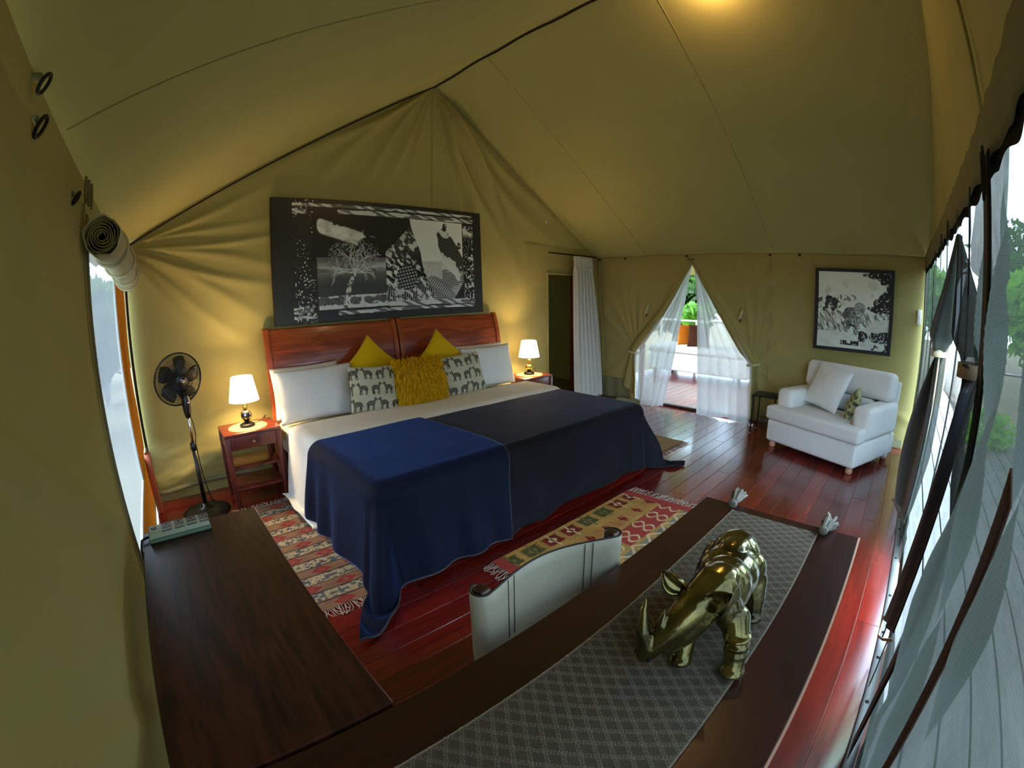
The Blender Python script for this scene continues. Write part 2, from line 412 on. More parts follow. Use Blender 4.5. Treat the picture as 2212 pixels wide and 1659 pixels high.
# left wall with its window
WY0, WY1, WZ0, WZ1 = 1.965, 3.22, .475, 1.86
wl = thing('wall_left', 'olive canvas wall with a long window beside the fan', 'wall', (XB, 2, 0), kind='structure')
def left_piece(name, y0, y1, z0, z1, dx, nu, nv, mt, amp=.02, z1f=None):
    def f(u, v):
        y = y0+(y1-y0)*u; z = z0+(z1-z0)*v
        a = z-.5*y
        d = amp*(1.4*gauss(z+.55*y, 1.75, .05)+1.1*gauss(z+.75*y, 1.35, .05)+1.0*gauss(z+.45*y, 2.15, .05)+.8*np.sin(y*16+z*2)*.25*ss(1.3, 1.9, z)+.9*(fbm(y*2, z*1.3, 3)-.5))
        return XB+dx+d*ss(1.93, 1.6, z)*(ss(WY0, WY0-.4, y) if y1 <= WY0 else 1), y, z
    return grid(name, f, nu, nv, mt, wl, world=True)
left_piece('canvas_panel', YD, WY0, 1.90, ZE, -.012, 90, 8, MATS['canvas'], .004)
left_piece('canvas_panel', WY0, YA, WZ1, ZE, -.012, 60, 8, MATS['canvas'], .003)
left_piece('canvas_panel', WY0, YA, 0, WZ0, -.012, 60, 20, MATS['canvas'], .006)
left_piece('inner_flap', YD, WY0-.02, 0.02, 1.925, .008, 120, 90, MATS['canvas'], .020)
MB().box((XB-.004, WY0-.075, WZ0-.04), (XB+.014, WY0-.045, 1.93), .003).obj('border_strip', MATS['canvas'], wl, world=True)
MB().box((XB-.002, WY0-.035, WZ0-.06), (XB+.02, WY0, 1.90), .003).obj('border_strip', MATS['canvas_grey'], wl, world=True)
MB().box((XB+.012, YD+.02, .405), (XB+.045, WY0, .475), .004).obj('hem_strip', MATS['canvas_grey'], wl, world=True)
w1 = thing('window_1', 'tall pale blue screened window with ochre side border in left wall', 'window', (XB, 2.6, WZ0), kind='structure')
grid('screen', lambda u, v: (XB-.006+.004*np.sin(u*9), WY0+(WY1-WY0)*u, WZ0+(WZ1-WZ0)*v), 24, 24, MATS['window_screen'], w1, world=True)
MB().box((XB-.008, WY1-.015, WZ0-.02), (XB+.006, WY1+.008, WZ1), .003).obj('frame_strip', MATS['white_plastic'], w1, world=True)
MB().box((XB-.008, WY0, WZ0-.012), (XB+.008, WY1, WZ0+.006), .003).obj('frame_strip', MATS['white_plastic'], w1, world=True)
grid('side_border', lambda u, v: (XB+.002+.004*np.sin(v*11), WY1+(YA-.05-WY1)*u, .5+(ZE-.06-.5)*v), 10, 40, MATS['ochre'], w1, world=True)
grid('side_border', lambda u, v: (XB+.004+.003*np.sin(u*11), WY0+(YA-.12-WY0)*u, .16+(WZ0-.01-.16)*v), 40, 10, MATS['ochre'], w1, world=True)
MB().tube([(XB+.02, YA-.04, z) for z in (0, 1.0, 2.02)], .012, 8).obj('corner_cord', MATS['canvas_dark'], w1, world=True)
t1 = MB().box((XB+.004, 3.76, 0), (XB+.05, 3.82, .5), .006).obj('trim_1', MATS['post_wood']); tag(recenter(t1), 'short orange wooden post in the corner by the window', 'trim', kind='structure')

# right wall with the flap door
ex = thing('wall_right', 'olive canvas wall holding the flap door and the leopard picture', 'wall', (XC0, 2, 0), kind='structure')
AZ, AY = 1.94, 2.48
LT, RT = (3.37, .73), (1.67, .74)
def edgeL(z):
    z = np.asarray(z, float); t = np.clip((AZ-z)/(AZ-LT[1]), 0, 1)
    return np.where(z > AZ, AY, np.where(z > LT[1], AY+(LT[0]-AY)*t+.05*np.sin(np.pi*t)*0-.03*np.sin(np.pi*t), LT[0]+.05*(LT[1]-z)))
def edgeR(z):
    z = np.asarray(z, float); t = np.clip((AZ-z)/(AZ-RT[1]), 0, 1)
    return np.where(z > AZ, AY, np.where(z > RT[1], AY+(RT[0]-AY)*t+.03*np.sin(np.pi*t), RT[0]-.08*(RT[1]-z)))
def fold_right(y, z, side):
    ty, tz = LT if side > 0 else RT
    a = np.degrees(np.arctan2(z-tz, (y-ty)*side)); r = np.hypot(y-ty, z-tz)
    d = 0
    for c, w, h in ((100, 3, 1.0), (88, 3, .8), (76, 3.4, .8), (60, 4, .7), (40, 4, .6), (20, 5, .4), (-70, 5, .5), (-40, 6, .5)):
        d = d+h*gauss(a+3*np.sin(r*3+c), c, w)
    d = d*.03*np.exp(-(r/.75)**2)*ss(.0, .12, r)
    e = edgeL(z) if side > 0 else edgeR(z)
    d = d+.03*gauss(np.abs(y-e), .05, .05)*ss(AZ+.05, AZ-.3, z)
    if side < 0:
        d = d+.014*np.sin((z*2.2+y*1.3)*9)*gauss(y, 1.5, .10)+.014*gauss(z-.35*(y-.9), .72, .05)*ss(1.4, 1.0, y)+.010*gauss(z+.5*(y-1.3), 1.2, .06)*ss(1.5, 1.2, y)
    return d+.02*(fbm(y*1.4, z*1.2, 11)-.5)
def right_piece(side, nu, nv):
    y0 = YA+.02 if side > 0 else YD-.03
    def f(u, v):
        z = ZE*v; e = edgeL(z) if side > 0 else edgeR(z); y = y0+(e-y0)*u
        return xc(z)-fold_right(y, z, side), y, z
    return grid('canvas_panel', f, nu, nv, MATS['canvas'], ex, world=True)
right_piece(1, 80, 110); right_piece(-1, 120, 110)
MB().tube([(float(xc(z))-.006, 1.47+.01*math.sin(z*3), z) for z in np.linspace(.03, ZE-.02, 40)], .006, 6).obj('seam', MATS['canvas'], ex, world=True)
MB().tube([(float(xc(z))-.006, YA-.06, z) for z in np.linspace(.03, ZE-.02, 10)], .010, 6).obj('seam', MATS['canvas'], ex, world=True)
grid('mud_skirt', lambda u, v: (xc(.30*v)-.012-.02*(1-v)+.008*np.sin(u*14), 3.5+.5*u, .005+.30*v), 30, 8, MATS['canvas_grey'], ex, world=True)
grid('mud_skirt', lambda u, v: (xc(.08*v)-.012-.02*(1-v)+.006*np.sin(u*60), -.2+1.78*u, .005+.09*v), 60, 4, MATS['canvas_grey'], ex, world=True)
MB().tube([(XC1-.012, y, ZE-.006+.004*math.sin(y*7)) for y in np.linspace(YD, YA-.05, 50)], .007, 6).obj('eave_seam', MATS['canvas'], ex, world=True)

d1 = thing('door_1', 'tent flap doorway tied open with canvas bands in the right wall', 'doorway', (XC0-.02, AY, 0), kind='structure')
def flap_roll(ty, tz, s):
    n = 26; v = []; k = 14
    for i in range(n):
        t = i/(n-1); y = AY+(ty-AY)*t-s*.03*math.sin(math.pi*t); z = AZ+(tz-AZ)*t
        w = .012+.075*t**.9*(1-.45*ss(.85, 1, t)); x0 = float(xc(z))-.02-.02*t
        for q in range(k):
            a = 2*math.pi*q/k; rr = w*(1+.18*math.sin(3*a+t*4)+.1*math.sin(5*a+1))
            v.append((x0-.55*rr*math.cos(a), y+s*.03*t+rr*math.sin(a)*.8, z+rr*math.sin(a)*.3*s))
    f = [(i*k+q, i*k+(q+1) % k, (i+1)*k+(q+1) % k, (i+1)*k+q) for i in range(n-1) for q in range(k)]
    return obj('flap_roll', v, f, MATS['canvas'], d1, world=True)
flap_roll(*LT, 1); flap_roll(*RT, -1)
for (ty, tz), s in ((LT, 1), (RT, -1)):
    ring = [(float(xc(tz))-.045+.05*math.cos(a), ty+s*.02+.085*math.sin(a), tz-.015+.012*math.sin(a)*s) for a in np.linspace(0, 2*math.pi, 21)[:-1]]
    v = []; 
    for p in ring: v += [(p[0], p[1], p[2]-.017), (p[0], p[1], p[2]+.017)]
    f = [(2*i, 2*((i+1) % 20), 2*((i+1) % 20)+1, 2*i+1) for i in range(20)]
    obj('tie_band', v, f, MATS['canvas_cream'], d1, world=True, solid=.004)
def tail(y0, z0, yb0, yb1, zb0, zb1, s):
    def f(u, v):
        w0, w1 = y0-.05, y0+.05
        y = (w0+(w1-w0)*u)*(1-v)+(yb0+(yb1-yb0)*u)*v; z = z0*(1-v)+(zb0+(zb1-zb0)*u)*v
        return xc(z)-.05-.03*np.sin(u*9+s)*(.6+.4*v), y, z
    return grid('flap_tail', f, 16, 20, MATS['canvas'], d1, world=True, solid=.004)
tail(LT[0]+.02, LT[1], 3.36, 3.60, .06, .24, 1); tail(RT[0]-.02, RT[1], 1.56, 1.68, .04, .04, 2)
MB().box((XC0-.03, 1.55, 0.0), (XC0+.05, 3.5, .035), .008).obj('sill', MATS['dark_wood'], d1, world=True)
MB().box((XC0+.10, 3.36, 0.0), (XC0+.16, 3.43, 1.0), .008).obj('post', MATS['post_wood'], d1, world=True)

# front wall: gable, valance, insect mesh and the tied door
wf = thing('wall_front', 'front wall of dark insect mesh under a brown canvas gable', 'wall', (2.5, YD, 0), kind='structure')
def gable(u, v):
    x = XB+(XC1+.05-XB)*u; z = 2.02+(np.maximum(zroof(x), 2.03)-2.02)*v
    return x, YD-.03+.02*(fbm(x*1.5, z*1.5, 21)-.5)-.012*gauss(x+.35*z, 3.2, .1), z
grid('gable_canvas', gable, 120, 40, MATS['canvas'], wf, world=True)
MB().tube([(1.62+.12*t, YD-.012, 2.05+1.0*t) for t in (0, .5, 1)], .006, 6).obj('seam', MATS['canvas'], wf, world=True)
grid('valance', lambda u, v: (XB+(XC1-XB)*u, YD+.012+.006*np.sin(u*90)*(1-v), 1.90+.006*np.sin(u*200)+.16*v), 200, 4, MATS['canvas_grey'], wf, world=True, solid=.004)
grid('mesh_header', lambda u, v: (XB+(XC1-XB)*u, YD+.004+.004*np.sin(u*120), 1.865-.008*np.sin(u*160)*(1-v)+.10*v), 400, 4, MATS['mesh_dark'], wf, world=True)
DA = (2.07, 1.80)
def dl(z):                                      # left side of the door gap (higher x)
    return np.interp(z, [0, .25, .36, .75, 1.30, 1.80, 2.0], [3.12, 3.12, 2.92, 2.74, 2.70, 2.07, 2.07])
def dr(z):
    return np.interp(z, [0, .2, .6, 1.2, 1.35, 1.80, 2.0], [1.42, 1.45, 1.62, 1.42, 1.50, 2.07, 2.07])
def mesh_left(u, v):
    z = .0+1.97*v; e = dl(z); x = e+(XC1-e)*u
    return x, YD+.012*np.sin(x*13+1.5*z)+.02*(fbm(x*3, z, 31)-.5), z
grid('mesh_panel', mesh_left, 120, 50, MATS['mesh'], wf, world=True)
def mesh_right(u, v):
    z = .0+1.97*v; e = dr(z); x = XB+(e-XB)*u
    b = .055*np.sin(np.pi*np.clip(v, 0, 1))*ss(-.2, .4, x)*ss(1.7, 1.1, x)*ss(0, .5, z)
    fold = .026*np.sin(x*17-z*3.0+1.5*np.sin(z*2.5))+.014*np.sin(x*33+z*5)+.05*(fbm(x*3+z*1.5, z*1.4, 33)-.5)
    return x, YD-.012+b+fold*ss(1.9, 1.6, z)*ss(0, .45, z), z
grid('mesh_panel', mesh_right, 190, 80, MATS['mesh'], wf, world=True)
for x, w in ((1.36, .055), (1.72, .012), (3.55, .02), (4.75, .03)):
    grid('strap', lambda u, v: (x-w+2*w*u, YD+.03+.008*np.sin(v*9)+0*u, .05+1.85*v), 2, 30, MATS['flap_black'], wf, world=True, solid=.003)
# brown leather ribbon on the mesh
def rib(u, v):
    x = .665-.09*u**1.5+.045*(v-.5); z = 1.30-.72*u
    b = .055*np.sin(np.pi*(z-.02)/1.86)
    return x, YD+b+.035+0*v, z+.035*(v-.5)
grid('ribbon', rib, 30, 3, MATS['brown_strap'], wf, world=True, solid=.004)
for xa, xb in ((XB, 2.04), (2.95, XC1)):
    grid('mesh_light_stop', lambda u, v: (xa+(xb-xa)*u, YD-.016+.006*np.sin(u*40)+0*v, -.02+.19*v), 60, 3, MATS['mesh'], wf, world=True)  # extra mesh strip added along the foot to stop light leaking in
# rail on the floor and its screws
t2 = thing('trim_2', 'grey metal floor batten with screws along the mesh wall', 'trim', (2.6, -.245, 0), kind='structure')
MB().box((XB, -.268, 0), (XC0-.05, -.226, .022), .008).obj('batten', MATS['rail'], t2, world=True)
for x in (.75, 1.2, 1.65, 1.95, 2.15, 2.5, 2.95, 3.4, 3.9, 4.4):
    MB().lathe([(.009, 0), (.009, .003), (.006, .006), (0, .007)], 10, (x, -.246, .0215)).obj('screw', MATS['screw'], t2, world=True)

d2 = thing('door_2', 'front doorway with flaps tied apart, leading to the deck', 'doorway', (2.07, YD, 0), kind='structure')
def roll_flap(p0, p1, w1, mt, name):
    n = 24; k = 14; v = []
    for i in range(n):
        t = i/(n-1); x = p0[0]+(p1[0]-p0[0])*t; z = p0[1]+(p1[1]-p0[1])*t
        w = .010+w1*(t**1.1)*(1-.55*float(ss(.82, 1.0, t)))
        for q in range(k):
            a = 2*math.pi*q/k; rr = w*(1+.2*math.sin(3*a+3*t)+.12*math.sin(5*a))
            v.append((x+rr*math.sin(a), YD+.035+.6*rr*math.cos(a), z+.2*rr*math.sin(a)))
    f = [(i*k+q, i*k+(q+1) % k, (i+1)*k+(q+1) % k, (i+1)*k+q) for i in range(n-1) for q in range(k)]
    return obj(name, v, f, mt, d2, world=True)
roll_flap((2.09, 1.80), (2.72, 1.32), .11, MATS['flap_green'], 'flap_roll')
roll_flap((2.05, 1.80), (1.50, 1.37), .10, MATS['mesh'], 'flap_roll')
def flap_tail(top, bl, br, mt, name, bulge=0.0):
    def f(u, v):
        s = np.sin(np.pi*.5*v)**.7
        x = top[0]-.04+.08*u+(bl[0]-top[0]+(br[0]-bl[0])*u)*s; z = top[1]+(bl[1]+(br[1]-bl[1])*u-top[1])*v+.05*np.sin(np.pi*u)*v*0
        return x, YD+.03+.02*np.sin(u*11)*(1-.5*v)+.02*v+bulge*np.sin(np.pi*np.clip(v*.8, 0, 1))*ss(.1, .8, u), z
    return grid(name, f, 24, 30, mt, d2, world=True, solid=.003)
flap_tail((2.72, 1.28), (2.74, .36), (3.30, .27), MATS['flap_green'], 'flap_tail', .085)
flap_tail((1.52, 1.33), (2.05, .19), (1.50, .45), MATS['flap_black'], 'flap_tail', .02)
def edge_line(pts, mt, r=.006): MB().tube(pts, r, 6).obj('edge_tape', mt, d2, world=True)
edge_line([(2.68, YD+.035, 1.28), (2.70, YD+.035, 1.0), (2.745, YD+.045, .72), (2.74, YD+.05, .45), (2.74, YD+.05, .355), (2.95, YD+.08, .32), (3.30, YD+.12, .265)], MATS['tan_edge'])
edge_line([(1.98, YD+.06, .22), (1.9, YD+.06, .17), (1.7, YD+.06, .30), (1.5, YD+.05, .45)], MATS['tan_edge'])
edge_line([(2.09, YD+.02, 1.80), (2.05, YD+.02, 1.5), (2.02, YD+.03, .9), (2.0, YD+.03, .1)], MATS['black_trim'], .004)
for (x, z, mt) in ((2.72, 1.30, 'cream_strap'), (1.51, 1.35, 'tan_edge')):
    v = []
    for a in np.linspace(0, 2*math.pi, 17)[:-1]: v += [(x+.055*math.cos(a), YD+.035+.04*math.sin(a), z-.02), (x+.055*math.cos(a), YD+.035+.04*math.sin(a), z+.02)]
    obj('tie_band', v, [(2*i, 2*((i+1) % 16), 2*((i+1) % 16)+1, 2*i+1) for i in range(16)], MATS[mt], d2, world=True, solid=.004)

# floor of long boards
FY0 = -.098-.1315*1
fo = thing('floor', 'glossy red hardwood plank floor', 'floor', (2.6, 2, 0), kind='structure')
MB().box((XB, -.28, -.03), (XC0+.1, YA+.05, -.004)).obj('joint_filler', MATS['floor_gap'], fo, world=True, smooth=False)
row = 0; y = FY0; G = .0016
while y < YA+.03:
    xs = [XB]; x = XB+.35+1.6*hash2(np.array(row), np.array(3.)).item()
    while x < XC0-.3: xs.append(x); x += 1.3+1.3*hash2(np.array(row), np.array(int(x*7))).item()
    xs.append(XC0+.06)
    for a, b in zip(xs[:-1], xs[1:]):
        o = MB().box((-(b-a)/2+G, -.1315/2+G, -.02), ((b-a)/2-G, .1315/2-G, 0), .0012, 1).obj('plank', MATS['plank'], fo, smooth=False)
        o.location = ((a+b)/2-2.6, y+.1315/2-2, 0)
    row += 1; y += .1315

# deck, ground and greenery outside
dk = thing('deck', 'weathered grey deck boards outside the front door', 'deck', (3, -1.2, -.06), kind='structure')
for i in range(12):
    o = MB().box((-5, -.066, -.03), (6, .066, 0), .002, 1).obj('plank', MATS['deck'], dk, smooth=False); o.location = (0, .83-i*.14, .03)
gr = grid('ground', lambda u, v: (-25+60*u, -35+70*v, -.35+.08*fbm(u*20, v*20, 6)), 60, 60, MATS['soil']); tag(gr, 'bare sandy ground around the tent', 'ground', kind='structure')
pf = thing('porch_floor', 'red brown porch boards beyond the sheer curtains', 'floor', (7.6, 3, -.02), kind='structure')
for i in range(24):
    o = MB().box((-1.95, -.068, -.03), (2.4, .068, 0), .002, 1).obj('plank', MATS['plank'], pf, smooth=False); o.location = (0, 1.6-i*.14, .015)

pv = grid('added_porch_shade', lambda u, v: (XC0+.25+3.6*u, .9+4.6*v, 2.28-.30*u+.04*np.sin(v*9)), 12, 20, MATS['canvas']); tag(pv, 'unseen canvas awning added to shade the porch beyond the flap doorway', 'awning', kind='structure')  # unseen awning added to cut the light on the daybed and doorway
def tree(name, label, loc, h, cr, n, mt, lean=(0, 0), tr=.12, cz=None, group=None, leaf=.12):
    t = thing(name, label, 'tree', loc, group=group)
    pts = [(lean[0]*s**1.4+.05*math.sin(s*5), lean[1]*s**1.4, h*s) for s in np.linspace(-.04, 1, 14)]
    MB().tube(pts, [tr*(1.25-.75*s) for s in np.linspace(0, 1, 14)], 12).obj('trunk', MATS['bark'], t)
    for k in range(5):
        a = k*2.3; b = pts[8+k % 5]; MB().tube([b, (b[0]+cr*.4*math.cos(a), b[1]+cr*.4*math.sin(a), b[2]+cr*.35), (b[0]+cr*.8*math.cos(a), b[1]+cr*.8*math.sin(a), b[2]+cr*.5)], [tr*.4, tr*.25, tr*.08], 7).obj('branch', MATS['bark'], t)
    r = np.random.default_rng(int(abs(loc[0]*31+loc[1]*17)+n)); 
    d = r.normal(size=(n, 3)); d /= np.linalg.norm(d, axis=1)[:, None]; rad = r.uniform(.35, 1, n)**.6
    lump = .7+.45*fbm(d[:, 0]*2+5, d[:, 1]*2+d[:, 2]*2+9, 3)
    c = d*rad[:, None]*lump[:, None]*np.array([cr, cr, cr*.75])+np.array([lean[0], lean[1], cz if cz is not None else h])
    a = r.normal(size=(n, 3)); a /= np.linalg.norm(a, axis=1)[:, None]; b = np.cross(a, r.normal(size=(n, 3))); b /= np.linalg.norm(b, axis=1)[:, None]
    s = leaf*r.uniform(.6, 1.3, n)[:, None]
    v = np.stack([c-a*s, c+b*s*.42, c+a*s, c-b*s*.42], 1).reshape(-1, 3)
    obj('crown', v, np.arange(n*4).reshape(-1, 4), mt, t, smooth=False, kind='stuff')
    return t
tree('leaning_tree', 'thick grey leaning tree trunk beyond the deck', (7.4, -1.0, -.35), 6.5, 1.5, 1500, MATS['leaf'], (.1, -.75), .26)
for x, y, h, cr, n, mm, lb in ((5.4, -3.1, 1.7, 1.15, 3000, 'leaf_dark', 'dark bushy tree nearest the mesh wall'), (8.6, -3.0, 2.0, 1.35, 3000, 'leaf', 'bright green bushy tree past the deck corner'),
        (11.9, -3.6, 2.4, 1.6, 3000, 'leaf_dark', 'broad dark tree beyond the bright green one'), (12.6, -.1, 2.2, 1.35, 2600, 'leaf', 'light green tree behind the leaning trunk'), (16.5, -4.2, 3.2, 2.4, 3000, 'leaf_dark', 'far tall dark tree at the edge of the clearing'), (2.4, -4.4, 2.2, 1.6, 2400, 'leaf_dark', 'dark tree straight out from the table')):
    tree('leafy_tree', lb, (x, y, -.35), h, cr, n, MATS[mm], (.1, .05), .10, leaf=.15)
tree('shrub', 'low green shrub growing at the foot of the deck', (6.6, -1.35, -.35), .55, .38, 260, MATS['leaf'], (0, 0), .02, .5, leaf=.09)
tree('porch_tree', 'dark tree with pale branches behind the porch daybed', (11.2, 5.6, -.35), 2.6, 1.5, 3600, MATS['leaf_dark'], (.1, .1), .10, 1.9, leaf=.16)
tree('porch_tree', 'dense dark tree right of the porch opening', (11.2, 2.4, -.35), 2.6, 1.5, 3600, MATS['leaf_dark'], (.1, .1), .10, 1.9, leaf=.16)
for y, x, lb in ((8.2, -1.9, 'dark tree added to darken the view out of the left window'), (11.4, -1.5, 'second dark tree added farther out to darken the left window view'), (14.8, -2.2, 'farthest dark tree added to darken the left window view')):  # trees added to darken what shows through the left window screen
    tree('added_window_tree', lb, (x, y, -.35), 1.9, 1.5, 2600, MATS['leaf_dark'], (.1, .05), .10, 1.7, leaf=.16)
tree('porch_shrub', 'bright green leafy shrub behind the daybed rail', (9.5, 4.25, -.35), 1.3, .42, 240, MATS['leaf'], (0, 0), .03, 1.45, leaf=.13)
rp = thing('deck_railing', 'slim steel railing post standing on the deck', 'railing', (6.2, -.98, -.03))
MB().tube([(0, 0, 0), (0, 0, .95)], .02, 10).obj('post', MATS['steel'], rp)
MB().lathe([(.05, 0), (.05, .01), (.02, .02)], 14).obj('foot_plate', MATS['steel'], rp)
MB().tube([(0, 0, .93), (0, -1.0, .93)], .018, 10).obj('handrail', MATS['steel'], rp)
# ------------------------------------------------------------------ shape helpers for the furnishings
def weld(v, f, col=None, tol=1e-5):
    v = np.asarray(v, float); key = np.round(v/tol).astype(np.int64)
    _, idx, inv = np.unique(key, axis=0, return_index=True, return_inverse=True)
    inv = np.asarray(inv).reshape(-1); g = []
    for q in f:
        q2 = []
        for i in q:
            k = int(inv[i])
            if not q2 or q2[-1] != k: q2.append(k)
        if len(q2) > 1 and q2[0] == q2[-1]: q2.pop()
        if len(q2) > 2 and len(set(q2)) == len(q2): g.append(tuple(q2))
    return v[idx], g, (None if col is None else np.asarray(col)[idx])
def cushion(w, h, t, n=28, ear=.07, wr=.0, seed=1, paint=None, p=.42):
    """a stuffed cushion standing in the local xz plane, face to -y, with drawn-in sides; returns verts, faces, colours"""
    a = np.linspace(-1, 1, n+1); U, V = np.meshgrid(a, a, indexing='ij')
    x = w/2*U*(1-ear*(1-V**2)); z = h/2*V*(1-ear*(1-U**2))
    th = t/2*np.maximum((1-U**2)*(1-V**2), 0)**p
    vs, fs, cs = [], [], []
    F = gridf(n, n)
    for s in (-1, 1):
        wv = wr*(fbm(U*2.5+seed, V*2.5+s, seed)-.5)*np.maximum((1-U**2)*(1-V**2), 0)**.3
        vs.append(np.stack([x, s*th+wv, z], -1).reshape(-1, 3))
        fs += [tuple(int(i)+(0 if s < 0 else (n+1)**2) for i in (q if s < 0 else q[::-1])) for q in F]
        if paint: cs.append(np.stack(np.broadcast_arrays(*paint((U+1)/2, (V+1)/2)), -1).reshape(-1, 3))
    return weld(np.concatenate(vs), fs, np.concatenate(cs) if paint else None)
def place(loc, rz=0, tilt=0, spin=0):
    return Matrix.Translation(loc) @ Matrix.Rotation(math.radians(rz), 4, 'Z') @ Matrix.Rotation(math.radians(tilt), 4, 'X') @ Matrix.Rotation(math.radians(spin), 4, 'Y')
def cush_obj(name, label, cat, M, mt, group=None, **k):
    v, f, c = cushion(**k)
    o = obj(name, v, f, mt, col=c); o.matrix_world = M
    return tag(o, label, cat, group)
def prism(outline, z0, z1, bev=0.0, seg=3):
    bm = bmesh.new(); vs = [bm.verts.new((x, y, z0)) for x, y in outline]; fc = bm.faces.new(vs)
    r = bmesh.ops.extrude_face_region(bm, geom=[fc])
    for g in r['geom']:
        if isinstance(g, bmesh.types.BMVert): g.co.z = z1
    bmesh.ops.recalc_face_normals(bm, faces=bm.faces[:])
    if bev: bmesh.ops.bevel(bm, geom=bm.edges[:], offset=bev, segments=seg, profile=.5, affect='EDGES')
    bm.verts.index_update(); v = [tuple(p.co) for p in bm.verts]; f = [tuple(q.index for q in p.verts) for p in bm.faces]; bm.free(); return v, f
def disc(n=16, r=1.0): return [(r*math.cos(2*math.pi*i/n), r*math.sin(2*math.pi*i/n)) for i in range(n)]

# ------------------------------------------------------------------ bed
BX_0, BX_1, BY_0, BY_1, BTOP = .845, 3.385, 1.95, 3.84, .545
bed = thing('bed', 'wide double bed with two curved red wood headboards', 'bed', (2.11, 2.9, 0))
MB().box((BX_0+.03, BY_0+.04, .10), (BX_1-.03, BY_1, .30), .02).obj('base', MATS['dark_wood'], bed, world=True)
for x in (BX_0+.12, BX_1-.12):
    for y in (BY_0+.14, BY_1-.12): MB().box((x-.04, y-.04, 0), (x+.04, y+.04, .12), .006).obj('leg', MATS['dark_wood'], bed, world=True)
for a, b in ((BX_0, 2.11), (2.115, BX_1)): MB().box((a, BY_0, .30), (b, BY_1, BTOP), .05, 4).obj('mattress', MATS['mattress'], bed, world=True)
def hprof(z): return 3.868+.075*max(0, (z-.92)/.38)**2
def hslab(x0, x1, y_off, th, z0, z1, name, mt):
    zs = list(np.linspace(z0, z1, 26)); out = [(hprof(z)+y_off, z) for z in zs]
    top = []
    for k in range(1, 8):                                   # rolled top edge
        a = math.pi*k/8; r = th/2; yc = hprof(z1)+y_off+r; top.append((yc-r*math.cos(a), z1+r*.8*math.sin(a)))
    back = [(hprof(z)+y_off+th, z) for z in reversed(zs)]
    ring = out+top+back; n = len(ring)
    v = [(x0, y, z) for y, z in ring]+[(x1, y, z) for y, z in ring]
    f = [(i, (i+1) % n, n+(i+1) % n, n+i) for i in range(n)]+[tuple(range(n))[::-1], tuple(range(n, 2*n))]
    return obj(name, v, f, mt, bed, smooth=False, world=True)
for k, (a, b) in enumerate(((.825, 2.105), (2.122, 3.405))):
    hslab(a+.045, b-.045, .004, .035, .25, 1.292, 'headboard_panel', MATS['head_wood'])
    hslab(a, a+.045, -.008, .055, 0.0, 1.30, 'headboard_post', MATS['stile_wood'])
    hslab(b-.045, b, -.008, .055, 0.0, 1.30, 'headboard_post', MATS['stile_wood'])

def drape(U, V, zt, x0, x1, y0, R=.07, amp=.02, freq=13, flare=.10, seed=0, hmin=.012):
    xa, xb, ya = x0+R, x1-R, y0+R
    dx = np.where(U < xa, U-xa, np.where(U > xb, U-xb, 0.)); dy = np.where(V < ya, V-ya, 0.)
    d = np.hypot(dx, dy); dd = np.maximum(d, 1e-9); ux, uy = dx/dd, dy/dd
    arc = R*np.pi/2; an = np.minimum(d, arc)/R
    out = R*np.sin(an); drop = R*(1-np.cos(an))
    rest = np.maximum(d-arc, 0); out = out+flare*rest*(1+1.6*4*(ux*uy)**2); drop = drop+rest*.99
    fold = amp*(np.sin(freq*U+3*np.sin(U*3+seed))*np.abs(uy)+np.sin(freq*V+2.5*np.sin(V*4+seed))*np.abs(ux))*ss(.05, .55, d)
    corner = 4*np.abs(ux*uy)*ss(.1, .6, d); fold = fold+corner*.035*np.sin(7*np.arctan2(np.abs(uy), np.abs(ux))+1.2)
    out = out+fold
    mx = zt-hmin; exc = np.maximum(drop-mx, 0); drop = np.minimum(drop, mx); out = out+.8*exc
    z = zt-drop+.012*(fbm(U*1.6, V*1.6, seed+4)-.5)*(d < 1e-6)+ss(0, .1, exc)*(.010+.014*np.sin(U*30+V*25))
    z = np.maximum(z, hmin)
    return np.clip(U, xa, xb)+ux*out, np.maximum(V, ya)+uy*out, z
def wdrape(name, label, cat, u0, u1, v0, v1, nu, nv, mt, group=None, vfun=None, puff=None, **k):
    def f(u, v):
        U = u0+(u1-u0)*u
        va = v0+0*U; vb = v1+0*U
        if vfun: va, vb = vfun(U)
        V = va+(vb-va)*v
        x, y, z = drape(U, V, **k)
        if puff is not None: z = z+puff(U, V)
        return x, y, z
    o = grid(name, f, nu, nv, mt, solid=.008)
    return tag(o, label, cat, group), f
duv, _ = wdrape('duvet', 'white ribbed duvet folded down in front of the pillows', 'duvet', BX_0-.56, BX_1+.50, 2.45, 3.46, 190, 60, MATS['white_linen'],
    zt=BTOP+.02, x0=BX_0-.004, x1=BX_1+.004, y0=1.0, R=.07, amp=.018, freq=10, flare=.15, seed=2, hmin=.04,
    vfun=lambda U: (2.5+.25*ss(.8, .4, U), 3.45+0*U), puff=lambda U, V: .035*ss(2.84, 2.98, V)*ss(3.48, 3.36, V))
def bv(U): return 1.44+.02*np.sin(U*3.1), 2.93+.06*ss(1.2, 3.6, U)+.012*np.sin(U*5)
blk, _ = wdrape('blanket', 'black plush blanket over the right half of the bed', 'blanket', 1.50, BX_1+.54, 0, 0, 190, 130, MATS['black_velvet'],
    zt=BTOP+.036, x0=BX_0-.012, x1=BX_1+.012, y0=BY_0-.015, R=.09, amp=.020, freq=15, flare=.14, seed=8, vfun=bv)
nx1 = 1.72
def nv_(U): return 1.42+.02*np.sin(U*2.3+1)-.05*ss(1.3, .7, U), 2.91+.05*ss(1.2, 3.6, U)+.012*np.sin(U*5)
